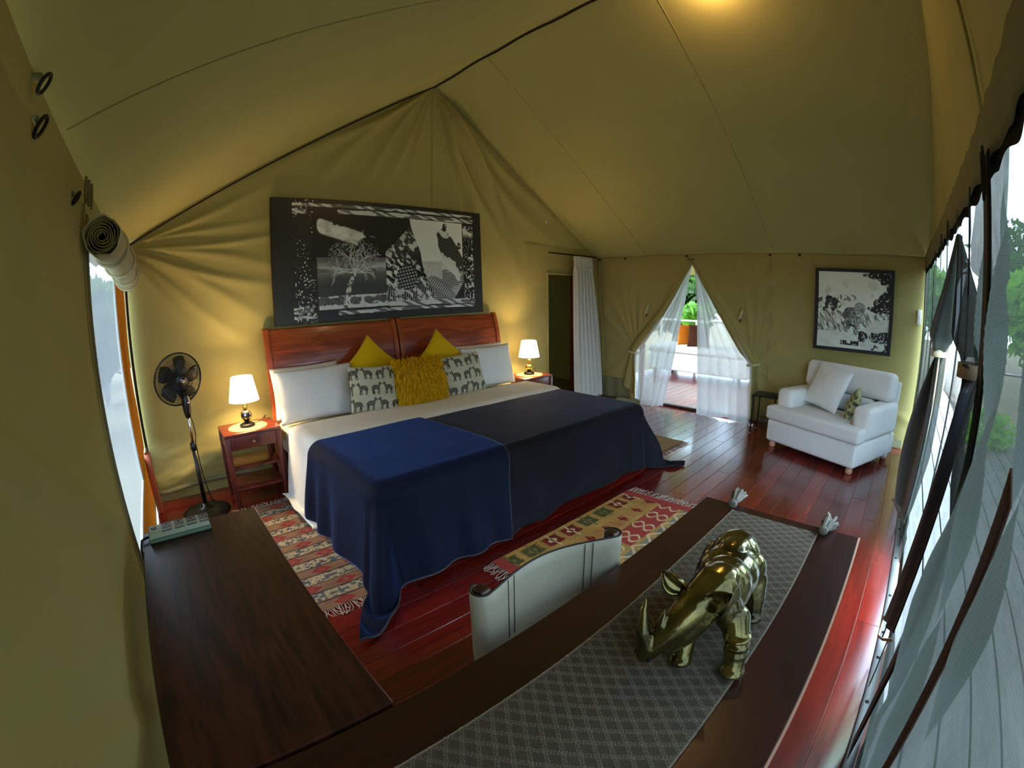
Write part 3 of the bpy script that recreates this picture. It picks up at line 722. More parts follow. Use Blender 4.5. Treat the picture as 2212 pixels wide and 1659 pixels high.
def navy_f(u, v):
    U0 = BX_0-.52; va, vb = nv_(U0+(nx1-U0)*u); V = va+(vb-va)*v
    edge = nx1+.06*np.sin((V-1.4)*1.9)-.05*ss(2.2, 1.6, V); U = U0+(edge-U0)*u
    return drape(U, V, BTOP+.050, BX_0-.024, BX_1+.03, BY_0-.036, .10, .020, 15, .15, 8)
nav = tag(grid('blanket', navy_f, 150, 130, MATS['navy'], solid=.008), 'navy blue plush blanket over the left half of the bed', 'blanket')
for us, vs in ((np.ones(60), np.linspace(0, 1, 60)), (np.linspace(0, 1, 60), np.ones(60)), (np.linspace(0, 1, 60), np.zeros(60))):
    p = np.stack(navy_f(us, vs), -1); MB().tube([tuple(q) for q in p], .006, 6).obj('binding', MATS['binding'], nav)

# pillows and cushions
PL = BTOP+.03
for lb, loc, rz, tl, w in (('white pillow leaning at the back against the left headboard', (1.13, 3.775, PL+.205), 1, -9, .62),
                    ('white pillow in front, beside the left zebra cushion', (1.17, 3.635, PL+.195), -1, -13, .68),
                    ('white pillow leaning at the back against the right headboard', (3.02, 3.775, PL+.205), -1, -9, .70),
                    ('white pillow in front, beside the right zebra cushion', (3.03, 3.635, PL+.195), 2, -13, .70)):
    cush_obj('pillow', lb, 'pillow', place(loc, rz, tl, 0), MATS['white_pillow'], w=w, h=.44, t=.135, ear=.05, wr=.02, seed=int(loc[0]*7+loc[1]*9))
def caps(x, y, x0, y0, x1, y1, r):
    px, py = x-x0, y-y0; dx, dy = x1-x0, y1-y0; t = np.clip((px*dx+py*dy)/(dx*dx+dy*dy), 0, 1)
    return np.hypot(px-t*dx, py-t*dy) < r
def zebra(u, v):
    bgc = np.array(srgb(196, 192, 168)); dk = np.array(srgb(62, 66, 56)); lt = np.array(srgb(138, 137, 118))
    rows = 3.0; q = v*rows*.98+.02; ri = np.floor(q); cy = (q-ri)*2-1
    s = u*3.6+.55*ri+.1; ci = np.floor(s); cx = (s-ci)*2-1
    flip = np.where(((ci+ri) % 2) > .5, -1., 1.); p = cx*flip*.98; w = cy*1.02
    body = (p/.60)**2+((w-.05-.05*p)/.34)**2 < 1
    body |= caps(p, w, -.42, .15, -.62, .55, .17) | caps(p, w, -.60, .62, -.82, .48, .12) | caps(p, w, -.55, .8, -.5, .6, .05)
    legs = caps(p, w, -.42, -.05, -.46, -.85, .07) | caps(p, w, -.28, -.1, -.22, -.82, .07) | caps(p, w, .40, -.05, .34, -.85, .075) | caps(p, w, .52, 0, .56, -.82, .075) | caps(p, w, .6, .1, .74, -.35, .045)
    st = np.sin(p*27+w*7*np.sign(p+.1)) > -.25
    tone = .9+.2*fbm(u*5, v*5, 3)
    r = [np.where(body & ~st, lt[k], np.where(body | legs, dk[k], bgc[k]))*tone for k in range(3)]
    return r
for lb, loc, rz, sp in (('zebra print cushion on the left of the furry one', (1.60, 3.435, PL+.195), -6, 4), ('zebra print cushion on the right of the furry one', (2.545, 3.44, PL+.195), 4, -2)):
    cush_obj('cushion', lb, 'cushion', place(loc, rz, -17, sp), MATS['print'], w=.42 if rz < 0 else .50, h=.39, t=.13, n=110, ear=.045, paint=zebra)
for lb, loc, sp in (('plain mustard cushion on its corner behind the left zebra cushion', (1.735, 3.725, .925), 45), ('plain mustard cushion on its corner behind the furry cushion', (2.475, 3.70, .925), 43)):
    cush_obj('cushion', lb, 'cushion', place(loc, 0, -12, sp), MATS['mustard'], w=.40, h=.40, t=.13, ear=.10)
fz = thing('cushion', 'mustard yellow long-haired furry cushion in the middle of the bed', 'cushion', (2.045, 3.42, PL+.20)); fz.rotation_euler = (math.radians(-15), 0, 0)
v, f, _ = cushion(.47, .40, .17, ear=.0); obj('cover', v, f, MATS['fur'], fz)
r = np.random.default_rng(4); n = 4200
U, V = r.uniform(-1, 1, n), r.uniform(-1, 1, n); th = .17/2*np.maximum((1-U**2)*(1-V**2), 0)**.42
base = np.stack([.235*U, -th*np.where(r.random(n) < .85, 1, -1), .20*V], -1)
dr_ = np.stack([U*.75+r.normal(0, .22, n), -.55-.3*r.random(n), np.where(V > .45, .45*V, -.75)+r.normal(0, .22, n)], -1); dr_ /= np.linalg.norm(dr_, axis=1)[:, None]
ln = r.uniform(.04, .085, n)[:, None]; side = np.cross(dr_, r.normal(size=(n, 3))); side /= np.linalg.norm(side, axis=1)[:, None]; w = .0040
mid = base+dr_*ln*.55; tip = base+dr_*ln*.9+np.array([0, .006, -.024])*ln/.05
v = np.stack([base-side*w, base+side*w, mid+side*w*.8, mid-side*w*.8, tip], 1).reshape(-1, 3)
i = np.arange(n)*5; f = [(a, a+1, a+2, a+3) for a in i.tolist()]+[(a+3, a+2, a+4) for a in i.tolist()]
obj('fur', v, f, MATS['fur'], fz, smooth=False, kind='stuff')

# ------------------------------------------------------------------ nightstands, mats, lamps
def nightstand(loc, label):
    t = thing('nightstand', label, 'nightstand', loc); wd, dp, h = .205, .165, .585; RW = MATS['red_wood']
    MB().box((-wd-.022, -dp-.022, h-.022), (wd+.022, dp+.02, h), .005).obj('top', RW, t)
    for sx in (-1, 1):
        for sy in (-1, 1): MB().box((sx*wd-.021, sy*dp-.021, 0), (sx*wd+.021, sy*dp+.021, h-.0215), .003).obj('leg', RW, t)
    d = MB().box((-wd+.022, -dp-.012, h-.128), (wd-.022, -dp+.012, h-.024), .003).obj('drawer', RW, t)
    MB().lathe([(.006, 0), (.006, .010), (.015, .014), (.017, .020), (.010, .026), (0, .027)], 18, M=Matrix.Translation((0, -dp-.0122, h-.076)) @ Matrix.Rotation(math.pi/2, 4, 'X')).obj('knob', MATS['knob'], d)
    for sx in (-1, 1): MB().box((sx*wd-.008, -dp+.022, h-.128), (sx*wd+.008, dp-.022, h-.023), .002).obj('side_panel', RW, t)
    MB().box((-wd+.022, dp-.006, h-.128), (wd-.022, dp+.006, h-.023), .002).obj('back_panel', RW, t)
    for z in (.125, .295): MB().box((-wd+.0, -dp+.002, z), (wd-.0, dp-.002, z+.018), .003).obj('shelf', RW, t)
    return t
NSZ = .585
ns1 = nightstand((.57, 3.69, 0), 'red wood nightstand beside the fan')
ns2 = nightstand((3.68, 3.70, 0), 'red wood nightstand beside the white doorway curtain')
def doily(loc, label):
    pr = [(0.0, .003)]; 
    for k in range(1, 17): pr += [(k*.0098-.003, .005+.0008*(k % 2)), (k*.0098, .003)]
    pr += [(.160, .0)]
    v, f = lathem(pr, 48); v = np.array(v); a = np.arctan2(v[:, 1], v[:, 0]); rr = np.hypot(v[:, 0], v[:, 1]); v[:, :2] *= (1+.02*np.cos(24*a)*(rr/.16)**6)[:, None]
    o = obj('place_mat', v, f, MATS['doily']); o.location = loc; return tag(o, label, 'mat')
doily((.565, 3.675, NSZ+.0005), 'round woven straw mat under the left bedside lamp')
doily((3.70, 3.70, NSZ+.0005), 'round woven straw mat under the right bedside lamp')
def lamp(loc, label, kind):
    t = thing('table_lamp', label, 'lamp', loc)
    MB().lathe([(.062, 0), (.064, .008), (.060, .020), (.045, .026), (.022, .032), (.018, .045)], 28).obj('base', MATS['black_plastic'], t)
    if kind == 0:
        b = MB().lathe([(.018, .042), (.034, .055), (.044, .078), (.043, .100), (.034, .120), (.016, .130)], 28).obj('body', MATS['black_plastic'], t)
        for a in range(6):
            an = a*math.pi/3+.2
            v = [(.0452*math.cos(an+da)*math.cos(e), .0452*math.sin(an+da)*math.cos(e), .088+.044*math.sin(e)) for e in np.linspace(-1.0, 1.0, 9) for da in (-.16*math.cos(e), .16*math.cos(e))]
            obj('facet', v, [(2*i, 2*i+1, 2*i+3, 2*i+2) for i in range(8)], MATS['chrome'], b)
        MB().lathe([(.016, .128), (.019, .140), (.017, .165), (.012, .172), (.015, .176), (.010, .182)], 20).obj('neck', MATS['gold'], t)
    else:
        MB().lathe([(.018, .042), (.034, .055), (.044, .074), (.045, .090), (.038, .106), (.020, .116)], 28).obj('body', MATS['gold'], t)
        MB().tube([(0, 0, .112), (.006, 0, .135), (.012, 0, .150), (.004, 0, .166), (-.012, 0, .172)], [.018, .017, .020, .019, .008], 14).obj('neck', MATS['gold'], t)
    MB().tube([(0, 0, .165), (0, 0, .225)], .007, 10).obj('stem', MATS['steel'], t)
    v = []; n = 32
    for rr, z in ((.122, .205), (.086, .395), (.083, .395), (.119, .205)):
        for k in range(n): v.append((rr*math.cos(2*math.pi*k/n), rr*math.sin(2*math.pi*k/n), z))
    f = [(i*n+k, i*n+(k+1) % n, ((i+1) % 4)*n+(k+1) % n, ((i+1) % 4)*n+k) for i in range(4) for k in range(n)]
    obj('shade', v, f, MATS['shade'], t)
    MB().tube([(.055, .02, .01), (.10, .03, .012), (.13, .02, .03), (.16, .06, .045), (.185, .13, .03), (.19, .215, .0), (.19, .23, -.30)], .0035, 6).obj('cord', MATS['black_plastic'], t)
    l = bpy.data.lights.new('bulb_light', 'POINT'); l.energy = LAMP_W; l.color = (1.0, .70, .34); l.shadow_soft_size = .035
    lo = bpy.data.objects.new('bulb_light', l); C.objects.link(lo); lo.parent = t; lo.location = (0, 0, .30)
    return t
LAMP_W = 14.0
lamp((.565, 3.675, NSZ+.0065), 'lit table lamp with black and chrome ball base, beside the fan', 0)
lamp((3.70, 3.70, NSZ+.0065), 'lit table lamp with gold ball base, near the doorway curtain', 1)

# ------------------------------------------------------------------ standing fan
fan = thing('standing_fan', 'black pedestal fan with wire cage in the corner by the window', 'fan', (.11, 3.60, 0))
BP = MATS['black_plastic']
MB().lathe([(.185, 0), (.19, .010), (.17, .022), (.08, .034), (.03, .050), (.024, .075)], 40).obj('base', BP, fan)
MB().tube([(0, 0, .06), (0, 0, .53)], .0165, 14).obj('pole', BP, fan)
MB().lathe([(.018, .50), (.024, .51), (.024, .555), (.017, .565)], 18).obj('collar', BP, fan)
MB().tube([(0, 0, .555), (0, 0, .80)], .011, 14).obj('pole_tube', MATS['chrome'], fan)
ctl = MB().tube([(0, -.004, .755), (0, -.006, .80), (0, -.012, .87), (-.004, -.012, .935), (-.006, -.008, .965)], [.020, .030, .034, .026, .018], 16).obj('control_box', BP, fan)
MB().lathe([(.010, 0), (.010, .008), (0, .010)], 12, M=Matrix.Translation((.012, -.042, .87)) @ Matrix.Rotation(math.pi/2, 4, 'X')).obj('dial', MATS['chrome'], ctl)
MB().tube([(.012, 0, .78), (.03, .01, .70), (.034, .01, .62), (.022, .01, .55), (.03, .03, .3), (.06, .08, .06), (.10, .14, .012)], .004, 6).obj('cord', BP, fan)
FM = Matrix.Translation((-.035, -.03, 1.045)) @ Matrix.Rotation(math.radians(24), 4, 'Z') @ Matrix.Rotation(math.radians(97), 4, 'X')     # local +z looks out of the fan
def fmx(v): return [tuple(FM @ Vector(p)) for p in v]
v, f = lathem([(.030, -.13), (.050, -.12), (.058, -.06), (.050, -.02), (.022, -.005)], 24); obj('motor', fmx(v), f, BP, fan)
v, f = tubem([(0, 0, -.085), (-.01, -.09, -.07)], .018, 10); obj('yoke', fmx(v), f, BP, fan)
def cage(front):
    m = MB(); FR = .19
    for a in np.linspace(0, 2*math.pi, 121)[:-1]:
        pts = []
        for s in np.linspace(0, 1, 6):
            rr = .045+(FR-.045)*s; zz = (.055 if front else -.055)*math.cos(s*math.pi/2)**.7
            pts.append((rr*math.cos(a), rr*math.sin(a), zz))
        m.tube(pts, .0014, 3, caps=False)
    for rr, zz, th in ((FR, 0.004 if front else -.004, .005), (.14, .038 if front else -.038, .0014), (.095, .049 if front else -.049, .0014), (.045, .055 if front else -.055, .004)):
        m.tube([(rr*math.cos(a), rr*math.sin(a), zz) for a in np.linspace(0, 2*math.pi, 49)[:-1]], th, 6, closed=True)
    return obj('front_grille' if front else 'rear_grille', fmx(m.v), m.f, MATS['black_plastic'], fan, kind='stuff')
cage(True); cage(False)
v, f = lathem([(.0, .068), (.030, .066), (.042, .060), (.044, .050)], 24); hub = obj('badge', fmx(v), f, BP, fan)
v, f = lathem([(.0, .0705), (.016, .070), (.020, .066)], 20); obj('badge_ring', fmx(v), f, MATS['steel'], hub)
for k in range(5):
    v = []
    for s in np.linspace(0, 1, 9):
        for w in np.linspace(-1, 1, 7):
            rr = .03+.14*s; an = k*2*math.pi/5+w*(.30+.22*math.sin(math.pi*s))+.25*s
            v.append((rr*math.cos(an), rr*math.sin(an), .018*w+.004*s))
    obj('blade', fmx(v), gridf(8, 6), MATS['fan_blade'], fan, solid=.002)

# ------------------------------------------------------------------ pictures
def collage(u, v):
    g = .024+.008*fbm(u*9, v*5, 1); tone = np.array([.92, 1.04, 1.10])
    big = (u > .155) & (u < .50) & (v > .48) & (v < .90); g = np.where(big, .022, g)
    # a broken bank of white cloud across the black sky
    ax_ = v-(.80-.60*(u-.165)); cl = fbm(u*15+3, v*11, 12, 6); env = np.exp(-(ax_/.055)**2)*ss(.17, .20, u)*ss(.475, .42, u)
    g = np.maximum(g, ss(.18, .4, env)*ss(.46, .54, cl)*(.5+.6*fbm(u*40, v*24, 14)))
    inn = (u > .178) & (u < .488) & (v > .095+.02*(u-.18)) & (v < .525)
    sky = .075+.16*fbm(u*7, v*15, 15, 5)*ss(.27, .40, v)+.42*np.exp(-((v-.44-.08*(u-.3))/.035)**2)*ss(.46, .66, fbm(u*10, v*22, 18, 5)); g = np.where(inn, sky, g)
    gd = inn & (v < .205+.03*(u-.3)); g = np.where(gd, .72+.2*fbm(u*120, v*60, 19), g)
    bush = gd & (fbm(u*30, v*20, 20, 5) > .56-.24*np.exp(-((v-.172)/.022)**2)); g = np.where(bush & (v > .125), .03+.22*fbm(u*160, v*90, 22), g)
    # the bare tree
    y = v*.5
    tk = caps(u, y, .294, .062, .300, .10, .0135) | caps(u, y, .300, .10, .318, .155, .0105) | caps(u, y, .318, .155, .342, .205, .0075)
    g = np.where(tk, .12+.75*(fbm(u*170+v*40, v*46, 23) > .45), g)
    rr = np.random.default_rng(11)
    def branch(x, yy, an, L_, w, dep):
        nonlocal g
        for q in range(3):
            x1, y1 = x+L_/3*math.cos(an), yy+L_/3*math.sin(an); g = np.where(caps(u, y, x, yy, x1, y1, w*(1-.15*q)), .5+.35*rr.random(), g); x, yy = x1, y1; an += rr.normal(0, .32)
            if dep > 0: branch(x, yy, an+rr.choice([-1, 1])*rr.uniform(.4, .9), L_*.55, w*.6, dep-1)
    for an, L_ in ((2.7, .085), (2.2, .07), (1.65, .11), (1.15, .085), (.55, .085), (.1, .07), (-.15, .06), (3.3, .07)): branch(.340, .200, an, L_, .0034, 2)
    tw = (((u-.34)/.115)**2+((v-.55)/.125)**2 < 1) & (fbm(u*190, v*95, 25, 2) > .60); g = np.where(tw, .24+.2*fbm(u*60, v*30, 26), g)
    # crumpled feathers
    wl_ = .606+.055*ss(.88, .5, v)+.03*ss(.5, .3, v)
    ft = (u > .482) & (u < wl_+.06*ss(.45, .25, v)) & (v > .11) & (v < .57+1.95*(u-.482))
    st = fbm(u*52+v*30, v*13-u*34, 31, 4); tex = np.where(st > .52, .70*ss(.5, .62, st)+.1, .015)*(.5+.9*fbm(u*7, v*5, 33)); rain = (np.sin(u*640-v*260) > .72)*.5*ss(.4, .7, v)
    bars = (np.sin(u*560+2.5*np.sin(v*16)) > .35)*.42*ss(.34, .22, v); g = np.where(ft, np.maximum(np.maximum(tex, rain*.6), bars), g)
    e1 = ((u-.583)/.052)**2+((v-.345)/.115)**2 < 1; g = np.where(e1 & ft, np.where((np.sin(u*430+v*70) > -.1) & (np.sin(v*210-u*90) > -.1), .62, .03), g)
    # white ground behind the robed figures
    wh = (u > wl_) & (u < .888) & (v < .885-.02*(u-.6)) & (v > .28-1.6*np.maximum(.0, .86-u)*0) & (v > .10+2.9*np.maximum(u-.82, 0)); g = np.where(wh & (v > .42), .92, g)
    low = (u > wl_+.03) & (u < .89) & (v <= .42) & (v > .10+2.9*np.maximum(u-.82, 0)); g = np.where(low, np.where(np.sin(v*330+3*np.sin(u*40)) > 0, .55, .06)+.25*ss(.5, .7, fbm(u*16, v*12, 36)), g)
    g = np.where(wh & (v < .5) & (u < .77) & (v > .28), .55+.4*fbm(u*30, v*40, 35)*(np.sin(u*800) > -.4), g)
    fig = caps(u, y, .775, .375, .80, .355, .030) | caps(u, y, .79, .35, .825, .30, .040) | caps(u, y, .77, .33, .79, .28, .020) | caps(u, y, .82, .27, .868, .235, .032) | caps(u, y, .80, .235, .86, .20, .024) | caps(u, y, .855, .29, .872, .26, .018)
    fo_ = fbm(u*24, v*13+u*14, 41, 4); g = np.where(fig, np.where(fo_ > .58, .80, .02+.12*(np.sin(u*700+v*300) > .3)), g)
    g = np.where(caps(u, y, .788, .405, .790, .422, .0115) | caps(u, y, .868, .322, .869, .334, .011), .03+.35*(fbm(u*120, v*60, 42, 2) > .58), g)
    band = caps(u, y, .77, .255, .83, .215, .010) | caps(u, y, .83, .215, .86, .165, .010); g = np.where(band, .85, g)
    ca, sa = math.cos(-.62), math.sin(-.62); pu, pv = (u-.757)*ca+(y-.125)*sa, -(u-.757)*sa+(y-.125)*ca
    wv = (pu/.082)**2+(pv/.034)**2 < 1; g = np.where(wv, np.where((np.sin(pu*560) > -.35) & (np.sin(pv*760) > -.35), .82, .08)*(.75+.3*np.cos(pv*60)), g)
    rt = (u > .893) & (u < .952) & (v > .12) & (v < .86); g = np.where(rt, np.where(fbm(u*150, v*75, 45, 2) > .68-.1*ss(.5, .2, v), .75, .02)+.75*ss(.5, .62, fbm(u*20, v*12, 46))*(np.exp(-((v-.80)/.04)**2)+np.exp(-((v-.53)/.03)**2)), g)
    # broken strips of rippled reflections along the top and bottom
    for c, w, sd, u0, u1 in ((.955, .012, 51, .08, .95), (.908, .020, 52, .27, .955), (.900, .022, 57, .08, .14), (.115, .022, 53, .49, .955), (.070, .013, 54, .42, .95), (.062, .016, 58, .26, .48), (.100, .022, 59, .075, .155), (.045, .013, 60, .075, .17)):
        stp = (np.abs(v-c) < w*(.7+.6*fbm(u*14, c*9, sd))) & (u > u0) & (u < u1); wav = np.sin((u*70+np.sin(v*60+u*30)*2.2+v*60)+4*fbm(u*12, v*30, sd))
        g = np.where(stp, np.where(wav > .0, .80, .05+.25*fbm(u*20, v*40, sd)), g)
    sp = (u > .085) & (u < .168) & (fbm(u*170, v*85, 61, 2) > .76-.07*ss(.45, .1, v)-.05*ss(.7, .85, v)) & (fbm(u*9, v*4, 62) > .42); g = np.where(sp, .85, g)
    return [g*tone[k] for k in range(3)]
PT = thing('picture', 'wide black and white collage print propped on the headboards', 'picture', (2.08, 3.955, 1.327))
PT.rotation_euler = (math.radians(-1.6), 0, 0)
PW, PH = 2.285, 1.11
MB().box((-PW/2, -.018, 0), (PW/2, .018, PH), .003).obj('backing', MATS['frame_brown'], PT, smooth=False)
grid('print', lambda u, v: (-PW/2+.008+(PW-.016)*u, -.0195+0*u, .008+(PH-.016)*v), 640, 320, MATS['print_gloss'], PT, col=collage)

def leopard(u, v):
    g = .80+.12*fbm(u*4, v*4, 1)-.22*ss(.62, .76, fbm(u*8, v*7, 2, 5))*ss(.98, .7, v)
    e = .85-.22*np.exp(-((v-.97)/.05)**2)+.07*np.exp(-((v-.80)/.07)**2)-.09*np.exp(-((v-.60)/.09)**2)-.10*np.exp(-((v-.53)/.04)**2); tr = u > e+.14*(fbm(u*16, v*16, 3, 5)-.5)
    g = np.where(tr & (v > .43), .015+.5*(fbm(u*40, v*40, 4, 3) > .66), g)
    bs = (((u-.14)/.17)**2+((v-.57)/.11)**2 < .6+.9*fbm(u*14, v*14, 15)); b5 = fbm(u*24, v*24, 5, 4); g = np.where(bs, np.where(b5 > .48, .03, .35+.5*(b5 < .40)), g)
    tw = (np.exp(-((v-.665)/.035)**2)*ss(.18, .3, u)*ss(.56, .48, u) > .3) & (fbm(u*34, v*34, 6, 4) > .54); g = np.where(tw, .22, g)
    gs = v < .455+.05*fbm(u*14, 3, 7); gr_ = fbm(u*46+v*26, v*15-u*8, 8, 5); g = np.where(gs, np.clip(.12+1.25*ss(.25, .68, gr_)*.62, 0, .85), g)
    rk = (v < .245+.17*ss(.52, 1, u)+.02*fbm(u*9, 2, 9)); g = np.where(rk & (u > .52), .50+.35*fbm(u*9, v*14, 9, 5), g); g = np.where((v < .215) & (u < .62), .60+.30*fbm(u*7, v*16, 16, 5), g)
    dk = (fbm(u*11, v*11, 10, 4) > .40) & (((v < .105) & (v > .045) & (u > .34) & (u < .60)) | ((v < .225+.03*u) & (u > .585) & (v > .10)) | ((u > .78) & (v < .20))); g = np.where(dk, .015+.4*(fbm(u*50, v*50, 18, 2) > .68), g)
    g = np.where(caps(u, v, .66, .20, .72, .08, .004) | caps(u, v, .36, .08, .38, .03, .004), .85, g)
    hd = caps(u, v, .575, .545, .60, .535, .068); bd = caps(u, v, .39, .44, .44, .47, .05) | caps(u, v, .44, .47, .56, .47, .075) | caps(u, v, .55, .42, .56, .38, .06) | caps(u, v, .54, .36, .545, .22, .034) | caps(u, v, .46, .38, .43, .28, .032)
    sp = fbm(u*78, v*78, 11, 2) > .55; g = np.where(bd, np.where(sp, .06, .20+.28*ss(.40, .58, u)), g); g = np.where(hd, np.where(fbm(u*95, v*95, 12, 2) > .60, .12, .46), g)
    g = np.where(caps(u, v, .60, .515, .635, .50, .018), .22, g); g = np.where(caps(u, v, .555, .44, .60, .455, .012) | caps(u, v, .54, .50, .55, .455, .004), .70, g); g = np.where(caps(u, v, .45, .315, .53, .30, .012), .02, g)
    return [g*c for c in (.93, 1.02, .90)]
P2 = thing('picture', 'black framed photo of a leopard above the white armchair', 'picture', (5.415, .495, 1.005))
P2.rotation_euler = (0, math.radians(-5.4), 0)
FW, FH = .86, .885
for (a, b) in (((-.014, -FW/2, 0), (.014, FW/2, .035)), ((-.014, -FW/2, FH-.035), (.014, FW/2, FH)), ((-.014, -FW/2, .0352), (.014, -FW/2+.038, FH-.0352)), ((-.014, FW/2-.038, .0352), (.014, FW/2, FH-.0352))):
    MB().box(a, b, .003).obj('frame_bar', MATS['frame_black'], P2, smooth=False)
grid('print', lambda u, v: (-.002+0*u, FW/2-.037-(FW-.074)*u, .036+(FH-.072)*v), 300, 300, MATS['print_gloss'], P2, col=leopard)
MB().box((0, -FW/2+.037, .036), (.012, FW/2-.037, FH-.036)).obj('backing', MATS['frame_brown'], P2, smooth=False)
# ------------------------------------------------------------------ armchair
AC = thing('armchair', 'wide white upholstered armchair under the leopard picture', 'armchair', (4.55, .715, 0), math.radians(-22.8))
SF = MATS['sofa']
def soft(lo, hi, bev, name, mt=None, M=None, seg=5, par=None): return MB().box(lo, hi, bev, seg, M).obj(name, mt or SF, par or AC)
soft((-.03, -.535, .065), (.84, .535, .295), .035, 'base')
v, f = prism([(-.055, -.55), (-.055, .55), (.115, .55), (.115, .355), (.56, .355), (.56, -.355), (.115, -.355), (.115, -.55)], .297, .435, .032, 4)
obj('seat_cushion', v, f, SF, AC)
for s in (-1, 1): soft((.118, min(s*.358, s*.555), .296), (.80, max(s*.358, s*.555), .605), .055, 'arm')
BM = Matrix.Translation((.545, 0, .40)) @ Matrix.Rotation(math.radians(8), 4, 'Y')
soft((0, -.53, .215), (.17, .53, .50), .06, 'back_cushion', M=BM)
soft((-.02, -.35, .04), (.15, .35, .21), .05, 'lower_back', M=BM)
soft((.172, -.545, -.33), (.205, .545, .43), .016, 'back_panel', M=BM)
for x in (.03, .78):
    for y in (-.47, .47): MB().lathe([(.026, 0), (.034, .012), (.036, .035), (.030, .055), (.026, .066)], 18, (x, y, 0)).obj('foot', MATS['sofa_foot'], AC)
ACM = AC.matrix_basis.copy() if False else Matrix.Translation((4.55, .715, 0)) @ Matrix.Rotation(math.radians(-22.8), 4, 'Z')
o = cush_obj('cushion', 'square plain white cushion leaning in the armchair', 'cushion', ACM @ Matrix.Translation((.43, .12, .655)) @ Matrix.Rotation(math.radians(-90-8), 4, 'Z') @ Matrix.Rotation(math.radians(-24), 4, 'X') @ Matrix.Rotation(math.radians(6), 4, 'Y'), MATS['sofa'], w=.47, h=.45, t=.14, ear=.05, wr=.02)
def dots(u, v):
    a = np.array(srgb(176, 178, 128)); b = np.array(srgb(88, 96, 76)); q = v*5; ri = np.floor(q); s = u*5+.5*(ri % 2); d = np.hypot((s-np.floor(s))-.5, (q-ri)-.5) < .36
    return [np.where(d, b[k]*(.8+.6*vn(u*14, v*14, 3)), a[k]) for k in range(3)]
cush_obj('cushion', 'small olive cushion with dark spots in the armchair', 'cushion', ACM @ Matrix.Translation((.36, -.235, .565)) @ Matrix.Rotation(math.radians(-90-58), 4, 'Z') @ Matrix.Rotation(math.radians(-22), 4, 'X') @ Matrix.Rotation(math.radians(12), 4, 'Y'), MATS['print'], w=.28, h=.28, t=.12, n=60, ear=.08, paint=dots)

# small iron table between the doorway and the armchair
it = thing('side_table', 'small black iron side table between doorway and armchair', 'table', (5.19, 1.36, 0))
for x in (-.13, .13):
    for y in (-.13, .13):
        lg = MB().tube([(x, y, .008), (x, y, .44)], .009, 8).obj('leg', MATS['iron'], it)
        MB().lathe([(.013, 0), (.013, .012), (.009, .016)], 10, (x, y, 0)).obj('leg_cap', MATS['knob'], lg)
MB().box((-.15, -.15, .438), (.15, .15, .452), .003).obj('top', MATS['iron'], it)
for x in (-.13, .13): MB().tube([(x, -.13, .15), (x, .13, .15)], .006, 8).obj('stretcher', MATS['iron'], it)

# ------------------------------------------------------------------ desk, long table and what lies on them
TZ = .75
dk_ = thing('desk', 'wood grained desk against the left canvas wall', 'desk', (.015, 1.17, 0))
MB().box((-.205, .612, TZ-.025), (.235, 1.735, TZ), .003).obj('top', MATS['desk_wood'], dk_, world=True, smooth=False)
for x in (-.17, .20):
    for y in (.66, 1.69): MB().box((x-.025, y-.025, 0), (x+.025, y+.025, TZ-.0255), .004).obj('leg', MATS['table_wood'], dk_, world=True)
MB().box((-.18, 1.66, TZ-.11), (.21, 1.68, TZ-.026), .002).obj('apron', MATS['table_wood'], dk_, world=True)
MB().box((.19, .66, TZ-.11), (.21, 1.66, TZ-.026), .002).obj('apron', MATS['table_wood'], dk_, world=True)
MB().box((.2352, .615, TZ-.022), (.2372, 1.733, TZ-.001)).obj('edge_strip', MATS['red_wood'], dk_, world=True)
lt = thing('long_table', 'long dark mahogany table beside the mesh wall', 'table', (.69, .305, 0))
MB().box((-.205, .012, TZ-.028), (1.575, .602, TZ), .002, 1).obj('top', MATS['table_wood'], lt, world=True, smooth=False)
MB().box((-.205, .006, TZ-.026), (1.576, .0118, TZ-.0005)).obj('edge_strip', MATS['edge_highlight'], lt, world=True, smooth=False)  # pale strip paints a highlight along the worn near edge
for x in (-.16, 1.53):
    for y in (.05, .56): MB().box((x-.028, y-.028, 0), (x+.028, y+.028, TZ-.0285), .004).obj('leg', MATS['table_wood'], lt, world=True)
for y in (.05, .56): MB().box((-.13, y-.01, TZ-.12), (1.50, y+.01, TZ-.029), .002).obj('apron', MATS['table_wood'], lt, world=True)
for x in (-.16, 1.53): MB().box((x-.01, .08, TZ-.12), (x+.01, .53, TZ-.029), .002).obj('apron', MATS['table_wood'], lt, world=True)

RX0, RX1, RY0, RY1 = -.12, 1.52, .147, .474
def rlines(x, y):
    h = 0
    for s in (-1, 1):
        a = x*.80+s*y*.60; q = a/.0285; t = np.abs((q-np.floor(q))-.5)*.0285
        h = np.maximum(h, np.maximum(np.exp(-((t-.0026)/.0011)**2), 0)*(.6+.4*np.sin((x*.6-s*y*.8)*900)))
    return h
def run_xyz(u, v):
    x = RX0+(RX1-RX0)*u; y = RY0+(RY1-RY0)*v+.004*np.sin(x*7)*(v-.5)
    return x, y, TZ+.0035+.0022*rlines(x, y)+.0012*(fbm(x*9, y*9, 5)-.5)
def run_col(u, v):
    x = RX0+(RX1-RX0)*u; y = RY0+(RY1-RY0)*v; h = np.clip(rlines(x, y), 0, 1); ed = np.maximum(ss(.02, .0, v), ss(.98, 1, v))
    h = np.maximum(h*.8, ed*.9); a = np.array(srgb(84, 77, 64)); b = np.array(srgb(164, 155, 134))
    return [a[k]*(1-h)+b[k]*h for k in range(3)]
rn = thing('table_runner', 'grey brown diamond quilted table runner under the rhino', 'runner', (.7, .31, TZ))
grid('cloth', run_xyz, 620, 124, MATS['runner'], rn, world=True, col=run_col)
rng = np.random.default_rng(8)
